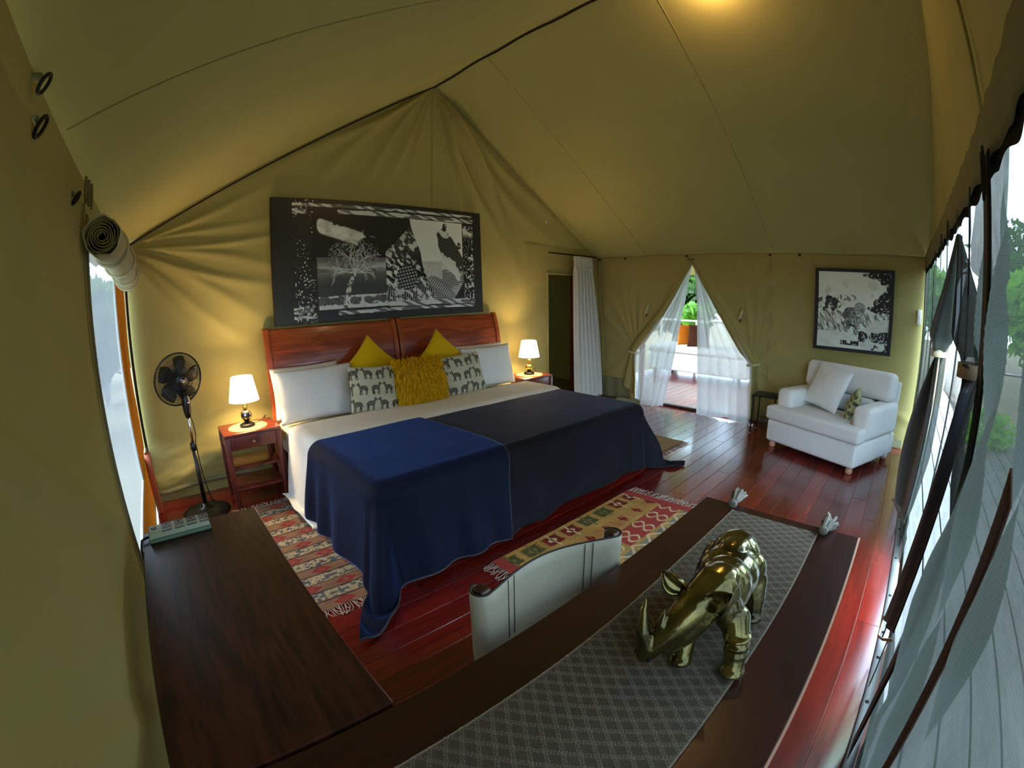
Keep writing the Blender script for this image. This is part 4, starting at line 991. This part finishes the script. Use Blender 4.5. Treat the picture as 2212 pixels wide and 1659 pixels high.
for (cx, cy, an) in ((1.532, .476, .15), (1.515, .132, -.1)):
    tz = thing('tassel', '', None); bpy.data.objects.remove(tz)
    m = MB()
    for k in range(44):
        a = rng.uniform(0, 2*math.pi); q = rng.uniform(.2, 1)*.026; L_ = rng.uniform(.065, .095)
        p = []
        for s in np.linspace(0, 1, 5):
            w = q*(.35+.9*s); p.append((cx+L_*s*math.cos(an)-w*math.cos(a)*math.sin(an)+rng.normal(0, .0012), cy+L_*s*math.sin(an)+w*math.cos(a)+rng.normal(0, .0012), TZ+.026-.002*s+w*math.sin(a)*.95))
        m.tube(p, .0046, 5)
    ts = m.obj('tassel', MATS['tassel'], rn, world=True, kind='stuff')
    MB().lathe([(.004, -.012), (.014, -.008), (.017, 0), (.014, .008), (.004, .012)], 12, M=Matrix.Translation((cx-.006-.7, cy-.31, .024)) @ Matrix.Rotation(math.pi/2, 4, 'Y')).obj('tassel_knot', MATS['tassel'], rn)

# bronze rhinoceros
rh = thing('rhino_statue', 'polished bronze rhinoceros statue standing on the table runner', 'statue', (.84, .245, TZ+.0062))
def ell(c, r, n=20):
    bm = bmesh.new(); bmesh.ops.create_uvsphere(bm, u_segments=n, v_segments=n//2+2, radius=1)
    v = [(p.co.x*r[0]+c[0], p.co.y*r[1]+c[1], p.co.z*r[2]+c[2]) for p in bm.verts]; bm.verts.index_update(); f = [tuple(q.index for q in p.verts) for p in bm.faces]; bm.free(); return v, f
b = MB()
def chain(pts, rs, n=7):
    P_ = [Vector(p) for p in pts]
    for i in range(len(P_)-1):
        for s in np.linspace(0, 1, n):
            p = P_[i].lerp(P_[i+1], s); r_2 = rs[i]+(rs[i+1]-rs[i])*s; b.add(*ell(p, (r_2, r_2, r_2), 14))
for c, r2 in (((.150, .035, .128), (.070, .066, .078)), ((.165, .038, .165), (.040, .034, .036)), ((.08, .025, .124), (.090, .076, .070)), ((.015, .010, .135), (.070, .066, .074)), ((-.02, .008, .172), (.050, .044, .040)),
              ((.115, .030, .175), (.060, .036, .030)), ((-.035, -.03, .115), (.034, .030, .045)), ((-.035, .05, .115), (.034, .030, .045)), ((.150, -.022, .105), (.042, .030, .055)), ((.158, .092, .105), (.042, .030, .055))): b.add(*ell(c, r2))
chain([(-.03, .01, .155), (-.085, .025, .138), (-.125, .046, .104), (-.158, .070, .062), (-.174, .082, .040)], [.056, .046, .034, .026, .022])
chain([(-.098, .012, .12), (-.118, .030, .085), (-.135, .052, .055)], [.030, .028, .024], 5)
chain([(-.03, -.045, .10), (-.055, -.070, .062), (-.075, -.080, .016)], [.036, .027, .025]); b.add(*ell((-.083, -.082, .012), (.030, .028, .013)))
chain([(-.04, .045, .10), (-.085, .035, .060), (-.108, .026, .016)], [.034, .025, .023]); b.add(*ell((-.116, .025, .012), (.028, .026, .013)))
chain([(.150, -.02, .09), (.135, -.040, .055), (.125, -.048, .016)], [.040, .028, .025]); b.add(*ell((.116, -.05, .012), (.030, .028, .013)))
chain([(.160, .09, .09), (.175, .098, .055), (.165, .10, .016)], [.040, .028, .025]); b.add(*ell((.157, .10, .012), (.030, .028, .013)))
chain([(.205, .045, .16), (.222, .048, .12), (.220, .048, .075)], [.012, .008, .007])
chain([(-.172, .082, .055), (-.178, .094, .095), (-.164, .106, .138), (-.150, .112, .160)], [.022, .016, .009, .003], 9)
chain([(-.150, .066, .075), (-.153, .068, .112), (-.143, .069, .145)], [.017, .012, .003], 9)
for a in range(3): b.add(*ell((-.062+.003*a, -.074+.004*a, .048+.018*a), (.030+.002*a, .029+.002*a, .006)))
body = b.obj('body', MATS['bronze'], rh)
md = body.modifiers.new('remesh', 'REMESH'); md.mode = 'VOXEL'; md.voxel_size = .0032; md.use_smooth_shade = True
sm = body.modifiers.new('smooth', 'SMOOTH'); sm.factor = .5; sm.iterations = 6
def ear_(base, d, up, L_, w):
    d = Vector(d).normalized(); s = d.cross(Vector(up)).normalized(); n_ = s.cross(d)
    v = []
    for i in range(9):
        t = i/8; ww = w*math.sin(math.pi*min(.12+t*.88, 1))**.7
        for j in range(9):
            a = (j/8-.5)*3.6; p = Vector(base)+d*L_*t+s*ww*math.sin(a)+n_*ww*(1-math.cos(a))*.9; v.append(tuple(p))
    return obj('ear', v, gridf(8, 8), MATS['bronze'], rh, solid=.005)
ear_((-.082, -.010, .160), (-.35, -.55, .75), (-1, .2, 0), .068, .025)
ear_((-.075, .062, .160), (-.25, .85, .55), (-1, .2, .3), .062, .021)
for (x, y, z) in ((-.139, .030, .083), (-.123, .080, .095)): obj('eye', *ell((x, y, z), (.006, .005, .005), 10), MATS['hole'], rh)
for (x, y, z) in ((-.188, .064, .040), (-.184, .098, .044)): obj('nostril', *ell((x, y, z), (.005, .005, .006), 10), MATS['hole'], rh)

# leather backed chair pushed in at the table
dc = thing('chair', 'wooden safari chair with pale leather sling back, pushed in at the long table', 'chair', (.775, .45, 0))
PL_, PR_ = (.553, .715), (.995, .655)
for (x, y) in (PL_, PR_):
    MB().box((x-.017, y-.017, .30), (x+.017, y+.017, .832), .004).obj('post', MATS['dark_wood'], dc, world=True)
    MB().box((x-.012, y-.0185, .806), (x+.012, y-.0172, .83), .0005, 1).obj('post_end', MATS['light_end'], dc, world=True)
pth = []
ax, ay = PR_[0]-PL_[0], PR_[1]-PL_[1]; L_ = math.hypot(ax, ay); ax /= L_; ay /= L_; nx_, ny_ = ay, -ax       # n points at the table
def at2(p, s, n_): return (p[0]+ax*s+nx_*n_, p[1]+ay*s+ny_*n_)
for k in range(9): a = math.pi*(.5+k/8); pth.append(at2(PL_, .028*math.cos(a), -.028*math.sin(a)))
for s in np.linspace(.03, L_-.03, 34): t = s/L_; pth.append(at2(PL_, s, .028-.062*math.sin(math.pi*t)**1.1))
for k in range(9): a = math.pi*(-.5+k/8); pth.append(at2(PR_, .028*math.cos(a), -.028*math.sin(a)))
np_ = len(pth)
def sling(z0, z1, name, mt, off=0.0, sol=.005, i0=0, i1=None):
    q = pth[i0:i1]; v = []
    for i, (x, y) in enumerate(q):
        for j in range(7): v.append((x+nx_*off, y+ny_*off, z0+(z1-z0)*j/6-.012*(1 if 8 < i+i0 < np_-9 else .0)*math.sin(math.pi*min(max((i+i0-8)/(np_-17), 0), 1))*0))
    return obj(name, v, gridf(len(q)-1, 6), mt, par_, world=True, solid=sol)
par_ = dc; sl = sling(.59, .826, 'back_sling', MATS['leather'])
MB().tube([(x, y, .827) for x, y in pth], .003, 6).obj('sling_edge', MATS['leather_edge'], dc, world=True)
for i in (13, 15, np_-16, np_-14):
    x, y = pth[i]; MB().tube([(x+nx_*.0035, y+ny_*.0035, .628), (x+nx_*.0035, y+ny_*.0035, .822)], .0013, 5).obj('stitching', MATS['stitch'], dc, world=True)
grid('seat', lambda u, v: (.56+.43*u, .25+.43*v-.06*(u-.5), .44-.03*np.sin(np.pi*u)), 16, 16, MATS['leather'], dc, world=True, solid=.006)
for x in (.553, .995):
    for y in (.26, .66): MB().box((x-.017, y-.017, 0), (x+.017, y+.017, .46 if y > .5 else .60), .003).obj('leg', MATS['dark_wood'], dc, world=True)
    MB().box((x-.022, .235, .6005), (x+.022, .70, .618), .004).obj('armrest', MATS['dark_wood'], dc, world=True)
    MB().box((x-.012, .27, .18), (x+.012, .66, .20), .003).obj('stretcher', MATS['dark_wood'], dc, world=True)

# power strip on the desk
ps = thing('power_strip', 'four socket extension block on the end of the desk', 'power strip', (-.065, 1.672, TZ+.0003), math.radians(2))
MB().box((-.115, -.042, 0), (.115, .042, .014), .005, 3).obj('lower_case', MATS['strip_side'], ps)
v, f = boxm((-.114, -.041, .0142), (.114, .041, .038), .006, 3); v = np.array(v); t_ = np.clip((v[:, 2]-.014)/.024, 0, 1); v[:, 1] *= 1-.22*t_; v[:, 0] *= 1-.03*t_
obj('upper_case', v, f, MATS['strip_body'], ps)
for k in range(4):
    cx = -.042+.046*k
    so_ = MB().box((cx-.019, -.021, .0381), (cx+.019, .026, .0395), .001, 1).obj('socket', MATS['socket'], ps, smooth=False)
    MB().box((cx-.019, -.034, .030), (cx+.019, -.0225, .0375), .001, 1).obj('socket_lip', MATS['socket'], ps, smooth=False)
    for (hx, hy, w, h) in ((-.010, .018, .005, .0016), (.010, .018, .005, .0016), (0, .013, .002, .005), (0, .006, .0032, .0032), (-.009, -.012, .004, .0016), (.009, -.012, .004, .0016)):
        MB().box((cx+hx-w, hy-h, .0396), (cx+hx+w, hy+h, .0399)).obj('socket_hole', MATS['hole'], so_, smooth=False)
MB().lathe([(.011, .0), (.011, .004), (.009, .005), (0, .005)], 16, (-.090, .004, .0381)).obj('switch', MATS['socket'], ps)
MB().tube([(-.116, 0, .012), (-.128, -.004, .012), (-.142, -.012, .010), (-.152, -.03, -.02), (-.153, -.04, -.25)], .005, 8).obj('cord', MATS['black_plastic'], ps)

# ------------------------------------------------------------------ rugs
def fringe(par, pts, d, n, L_, seed):
    r = np.random.default_rng(seed); m = MB(); p0, p1 = np.array(pts[0]), np.array(pts[1]); d = np.array(d)
    for k in range(n):
        s = (k+.5)/n+r.normal(0, .2/n); b_ = p0+(p1-p0)*s; w = r.normal(0, .35); pr = np.array([-d[1], d[0]])
        q = [(*(b_-d*.004), .009)]
        for t in (.35, .7, 1.0): e = b_+d*L_*t*r.uniform(.85, 1.1)+pr*L_*.6*w*t*t+pr*r.normal(0, .006); q.append((*e, .006+.006*r.random()))
        m.tube(q, .0026, 4)
    return m.obj('fringe', MATS['fringe'], par, world=True, kind='stuff')
def rug(name, label, quad, nu, nv, paint, fr):
    q = [np.array(p, float) for p in quad]                   # a(0,0) b(1,0) c(1,1) d(0,1)
    cx = sum(q)/4; t = thing(name, label, 'rug', (cx[0], cx[1], 0))
    def f(u, v):
        p = [(1-u)*(1-v)*q[0][k]+u*(1-v)*q[1][k]+u*v*q[2][k]+(1-u)*v*q[3][k] for k in (0, 1)]
        return p[0]+.003*np.sin(v*40), p[1], .0085+.0025*fbm(u*12, v*12, 3)
    grid('weave', f, nu, nv, MATS['rug'], t, world=True, col=paint)
    v_ = []
    for a, b_, d, n, L_, s in fr: fringe(t, (a, b_), d, n, L_, s)
    return t
def c3(*cs): return [np.array(srgb(*c)) for c in cs]
def mixc(m_, a, b_): return [np.where(m_, b_[k], a[k]) for k in range(3)]
def stripes(u, v):
    base, red, dark, cream, slate = c3((150, 112, 88), (156, 62, 58), (60, 52, 52), (184, 164, 130), (96, 98, 104))
    P_ = 8.6; q = v*P_; s = q-np.floor(q); ri = np.floor(q)
    a = [base[k]+0*u for k in range(3)]
    mb = s < .42                                              # band of red stepped medallions
    ph = (u*2.4+.6*(ri % 2)); pu = np.abs((ph-np.floor(ph))-.5)*2; ps_ = np.abs(s-.21)/.21
    md_ = mb & (np.floor(pu*7)/7+np.floor(ps_*4)/4*.6 < .55); ins = md_ & (np.floor(pu*14)/14+ps_*.4 < .22)
    a = mixc(md_, a, red); a = mixc(ins & (np.sin(u*260) > .2), a, base)
    bb = (s > .5) & (s < .94); a = mixc(bb, a, cream*.9)
    t1_ = bb & (vn(u*46, ri*7+np.floor(s*7), 3) > .5) & (np.sin(u*190) > .0); a = mixc(t1_, a, np.array(srgb(206, 190, 158)))
    t2_ = bb & (vn(u*26+5, ri*5+np.floor(s*9), 4) > .60); a = mixc(t2_, a, slate)
    ln = (np.abs(s-.46) < .022) | (np.abs(s-.975) < .022); a = mixc(ln, a, dark)
    tn = .60+.36*fbm(u*9, v*22, 8); wv = .93+.07*np.sin(v*1500)
    return [a[k]*tn*wv for k in range(3)]
rug('rug', 'narrow striped kilim rug along the left side of the bed', [(.30, 1.935), (.80, 1.925), (.822, 3.42), (.30, 3.41)], 120, 330, stripes,
    [((.30, 3.415), (.82, 3.425), (0, 1), 46, .060, 1), ((.30, 1.93), (.80, 1.92), (0, -1), 44, .075, 2)])
def motifs(u, v):                                            # u along the length, v across (0 = near the table)
    gold, red, maroon, green, cream, teal = c3((176, 138, 76), (158, 66, 58), (112, 44, 36), (84, 82, 48), (204, 178, 136), (120, 120, 108))
    a = [gold[k]*(.85+.35*fbm(u*10, v*6, 2)) for k in range(3)]
    pu = u*8; ci = np.floor(pu); s = pu-ci; rows = v*5; ri = np.floor(rows); t = rows-ri
    jag = .06*np.sign(np.sin(t*60))
    blk_ = (np.abs(s-.5) < .34) & (np.abs(t-.5) < .30) & (ri > 3.5); cm = np.where((ci % 4 < 2), 0, 1)
    comb = (np.abs(s-.5) < .42) & (np.abs(t-.5) < .30) & (ri > 3.5) & (np.sin(t*75) > .2)
    for k in range(3): a[k] = np.where(blk_ | comb, np.where(cm > 0, maroon[k], green[k]), a[k])
    bird = (ri > 3.5) & ((((s-.5)/.2)**2+((t-.5)/.12)**2 < 1) ^ (np.abs(s-.5) < .04)); a = mixc(bird & (cm > 0), a, cream); a = mixc(bird & (cm < 1), a, np.array(srgb(120, 108, 66)))
    r3 = (ri == 3); dm = r3 & (np.abs(s-.5)*1.6+np.abs(t-.5) < .28); a = mixc(dm, a, maroon); st_ = r3 & (np.abs(t-.5) < .30) & (np.sin(s*50) > .75); a = mixc(st_, a, red)
    r2_ = (ri == 2); fld = r2_ & (ci > 3.5); a = mixc(fld, a, red); h1 = r2_ & (np.abs(np.abs(s-.5)-.25*np.abs(np.sin(t*6.3))) < .06); a = mixc(h1, a, cream)
    r1 = (ri == 1); a = mixc(r1 & (np.abs(s-.5) < .38) & (np.abs(t-.5) < .36), a, teal); a = mixc(r1 & (np.abs(np.abs(s-.5)-np.abs(t-.5)) < .08), a, cream)
    r0 = (ri == 0); a = mixc(r0 & (np.abs(s-.5)+np.abs(t-.5) < .4), a, maroon)
    end = (u < .055) | (u > .945); a = mixc(end, a, red); 
    tn = .8+.35*fbm(u*20, v*9, 8); wv = .94+.06*np.sin(u*1700)
    return [a[k]*tn*wv for k in range(3)]
rug('rug', 'golden kilim rug with animal motifs at the foot of the bed', [(1.41, .93), (2.90, .93), (2.835, 1.745), (1.435, 1.75)], 330, 190, motifs,
    [((1.43, .94), (1.43, 1.75), (-1, 0), 60, .085, 3), ((2.89, .95), (2.835, 1.745), (1, 0), 60, .085, 4)])
rug('rug', 'plain faded rug along the right side of the bed', [(3.72, 1.99), (4.26, 1.96), (4.30, 3.30), (3.74, 3.32)], 60, 150, lambda u, v: [c*(.8+.4*fbm(u*8, v*20, 4))+0*u for c in srgb(150, 124, 88)],
    [((3.72, 1.985), (4.26, 1.955), (0, -1), 44, .06, 5)])

# ------------------------------------------------------------------ curtains and what lies beyond the doorway
def sheer(name, label, fin, fout, seed):
    def f(u, v):
        z = 1.95-(1.945)*v; yi, yo = fin(z), fout(z); y = yi+(yo-yi)*u
        x = xc(z)+.03-.20*v**1.5-.022*np.sin(u*34+seed+1.5*np.sin(v*3))*ss(0, .25, v)-.015*np.sin(u*13+v*4)
        return x, y, z+.02*np.sin(u*7+seed)*v**6
    return tag(grid(name, f, 90, 60, MATS['sheer']), label, 'curtain')
sheer('sheer_curtain', 'white sheer curtain on the bed side of the flap doorway', lambda z: AY+.012+.36*np.clip((1.95-z)/1.95, 0, 1)**.95, lambda z: edgeL(z)+.01-.10*ss(.7, .0, z), 1)
sheer('sheer_curtain', 'white sheer curtain on the armchair side of the flap doorway', lambda z: AY-.015-.10*np.clip((1.95-z)/1.95, 0, 1), lambda z: edgeR(z)-.01+.02*ss(.7, .0, z), 4)
cu = thing('curtain', 'white pleated curtain hanging beside the dark bathroom opening', 'curtain', (5.0, 3.85, .04))
def curt(u, v):
    z = 2.035-1.98*v; x0, x1 = 4.715+.04*v, 5.12+.30*v; x = x0+(x1-x0)*u
    return x, 3.86+.025*np.sin(u*40+1.2*np.sin(v*3))*ss(.06, .12, v)+.008*np.sin(u*60)*ss(.12, .0, v), z+.0*u
grid('drape', curt, 120, 60, MATS['curtain'], cu, world=True, solid=.002)
grid('header_tape', lambda u, v: (4.715+.405*u, 3.848+.004*np.sin(u*80), 1.885+.012*v), 60, 2, MATS['curtain'], cu, world=True, solid=.002)
rd = tag(recenter(MB().tube([(4.24, 3.87, 2.045), (5.24, 3.87, 2.045)], .010, 10).obj('curtain_rod', MATS['iron'])), 'thin black rod holding the white curtain', 'curtain rod')

db = thing('daybed', 'white upholstered daybed on the porch beyond the sheer curtains', 'daybed', (8.35, 3.4, -.02))
MB().box((7.85, 2.55, .10), (8.85, 4.5, .44), .03, 3).obj('base', MATS['sofa'], db, world=True)
MB().box((7.83, 2.53, .442), (8.87, 4.52, .56), .05, 4).obj('mattress', MATS['sofa'], db, world=True)
for x in (7.95, 8.75):
    for y in (2.65, 4.4): MB().box((x-.03, y-.03, -.004), (x+.03, y+.03, .12), .004).obj('leg', MATS['dark_wood'], db, world=True)
MB().box((7.86, 2.44, .10), (8.84, 2.60, .95), .05, 4).obj('arm', MATS['sofa'], db, world=True)
cush_obj('cushion', 'rust orange cushion on the porch daybed', 'cushion', place((8.30, 3.86, .77), -62, -14, 0), MATS['rust_cushion'], w=.44, h=.42, t=.16)
cush_obj('cushion', 'dark brown cushion on the porch daybed', 'cushion', place((8.22, 3.60, .77), -78, -14, 0), MATS['brown_cushion'], w=.44, h=.44, t=.15)
pr_ = thing('porch_railing', 'white porch rail behind the daybed', 'railing', (9.0, 3.4, -.02))
MB().box((8.98, 2.2, .995), (9.03, 4.9, 1.03), .006).obj('handrail', MATS['white_plastic'], pr_, world=True)
for y in (2.25, 3.1, 4.0, 4.85): MB().box((8.985, y-.02, -.005), (9.025, y+.02, .9945), .004).obj('post', MATS['white_plastic'], pr_, world=True)

# ------------------------------------------------------------------ small fittings of the tent
rb = thing('rolled_blind', 'canvas blind rolled up and tied above the left window', 'blind', (-.19, 2.45, 1.79))
def rollc(s): return (-.198+.02*math.sin(s*3), 1.80+1.36*s, 1.795-.055*s**2-.02*math.sin(s*math.pi))
pts = [rollc(s) for s in np.linspace(0, 1, 30)]
v = []; k = 22
for i, p in enumerate(pts):
    for q in range(k):
        a = 2*math.pi*q/k; rr = .066*(1+.05*math.sin(5*a+i*.3)+.03*math.sin(9*a))*(1-.05*abs(math.sin(i*.65)))
        v.append((p[0]+rr*math.cos(a), p[1], p[2]+rr*1.05*math.sin(a)))
f = [(i*k+q, i*k+(q+1) % k, (i+1)*k+(q+1) % k, (i+1)*k+q) for i in range(29) for q in range(k)]
obj('roll', v, f, MATS['canvas_cream'], rb, world=True, solid=.004)
sp = []; p = pts[0]
for i in range(150):
    a = i*2*math.pi/26; rr = .012+.052*i/150; rr *= 1+.06*math.sin(a*2.2)
    sp += [(p[0]+rr*math.cos(a), p[1]+.004, p[2]+rr*math.sin(a)), (p[0]+rr*math.cos(a), p[1]+.10, p[2]+rr*math.sin(a))]
obj('rolled_end', sp, [(2*i, 2*i+1, 2*i+3, 2*i+2) for i in range(149)], MATS['canvas'], rb, world=True, solid=.003)
for s in (.16, .40, .66, .90):
    p = rollc(s); MB().tube([(p[0]+.072*math.cos(a), p[1]+.012*math.sin(a*2), p[2]+.076*math.sin(a)) for a in np.linspace(0, 2*math.pi, 25)[:-1]], .006, 6, closed=True).obj('tie', MATS['cream_strap'], rb, world=True)
def ring(y, z, x=-.255, r=.034):
    o = MB().tube([(x+.012*math.cos(a)+.012, y+r*.9*math.sin(a), z-r*.8+r*math.cos(a)) for a in np.linspace(0, 2*math.pi, 21)[:-1]], .0045, 7, closed=True).obj('ring', MATS['iron'], wl, world=True)
    MB().box((x-.02, y-.008, z-.008), (x+.006, y+.008, z+.006), .002).obj('ring_tab', MATS['canvas_grey'], wl, world=True)
ring(1.11, 2.035, -.280, .021); ring(1.10, 1.935, -.274, .022); ring(1.64, 1.905, -.274, .019)
for k in range(3): MB().tube([(XB+.03+.004*k, 1.80+.05*k+.02*math.sin(a), 1.955-.0*k+.045*math.cos(a)) for a in np.linspace(0, 2*math.pi, 17)[:-1]], .004, 6, closed=True).obj('cord_loop', MATS['rope'], wl, world=True)
for y in (3.925, 3.487, 2.55, 1.47, 1.12):
    MB().lathe([(.006, 0), (.018, .004), (.018, .010), (.008, .014)], 12, M=Matrix.Translation((XC1-.004-XC0, y-2, 2.03)) @ Matrix.Rotation(-math.pi/2, 4, 'Y')).obj('eyelet', MATS['canvas_dark'], ex)
for y, z in ((3.16, 1.40), (1.83, 1.40)):
    x = float(xc(z))-.035; v = []
    for s in np.linspace(0, 1, 18): v += [(x-.02*math.sin(s*math.pi*2), y-.014-.02*math.cos(s*2*math.pi), z-.14*math.sin(s*math.pi)), (x-.02*math.sin(s*math.pi*2), y+.014-.02*math.cos(s*2*math.pi), z-.14*math.sin(s*math.pi))]
    obj('toggle_loop', v, [(2*i, 2*i+1, 2*i+3, 2*i+2) for i in range(17)], MATS['canvas_cream'], ex, world=True, solid=.004)
    MB().lathe([(.002, -.02), (.008, -.015), (.009, .015), (.002, .02)], 10, (x-.0-XC0, y-2, z-.155)).obj('toggle', MATS['dark_wood'], ex)
MB().tube([(XC1-.03, 2.44, 1.985), (XC1-.05, 2.48, 1.97), (XC1-.03, 2.52, 1.985)], .014, 8).obj('knot', MATS['canvas_grey'], d1, world=True)
m = MB(); 
for k in range(1): m.tube([(5.33+.07*math.cos(s*2), 3.20+.35*s, .035+.01*math.sin(s*9)) for s in np.linspace(0, 1, 14)], [.02+.02*math.sin(math.pi*min(s*1.1, 1)) for s in np.linspace(0, 1, 14)], 10)
tag(recenter(m.obj('canvas_bundle', MATS['canvas_grey'])), 'bunched dark canvas lying on the floor at the flap doorway', 'canvas')
ls = thing('light_switch', 'white light switch at the corner beside the mesh wall', 'switch', (5.44, -.215, 1.36))
MB().box((-.012, -.022, 0), (.012, .022, .15), .004).obj('plate', MATS['white_plastic'], ls)
MB().box((-.017, -.008, .06), (-.0122, .008, .09), .002).obj('rocker', MATS['white_plastic'], ls)
for k in range(2): MB().tube([(1.335+.025*k+.012*math.sin(a), YD+.045, 1.855-.01*k+.06*math.cos(a)) for a in np.linspace(0, 2*math.pi, 15)[:-1]], .003, 5, closed=True).obj('cord_loop', MATS['black_trim'], wf, world=True)

# ceiling bulb above the frame
pb = thing('pendant_bulb', 'small warm bulb hanging under the ridge of the roof', 'lamp', (2.70, 1.0, 3.66))
MB().lathe([(.0, 0), (.02, .006), (.030, .03), (.024, .055), (.014, .07)], 16).obj('glass', MATS['bulb'], pb)
MB().lathe([(.016, .07), (.018, .075), (.018, .11), (.006, .12)], 14).obj('holder', MATS['black_plastic'], pb)
MB().tube([(0, 0, .115), (-.04, 0, .17)], .004, 6).obj('cord', MATS['black_plastic'], pb)
l = bpy.data.lights.new('ceiling_bulb_offscreen', 'POINT'); l.energy = 6; l.color = (1.0, .64, .28); l.shadow_soft_size = .03
lo = bpy.data.objects.new('ceiling_bulb_offscreen', l); C.objects.link(lo); lo.parent = pb; lo.location = (0, 0, -.04)
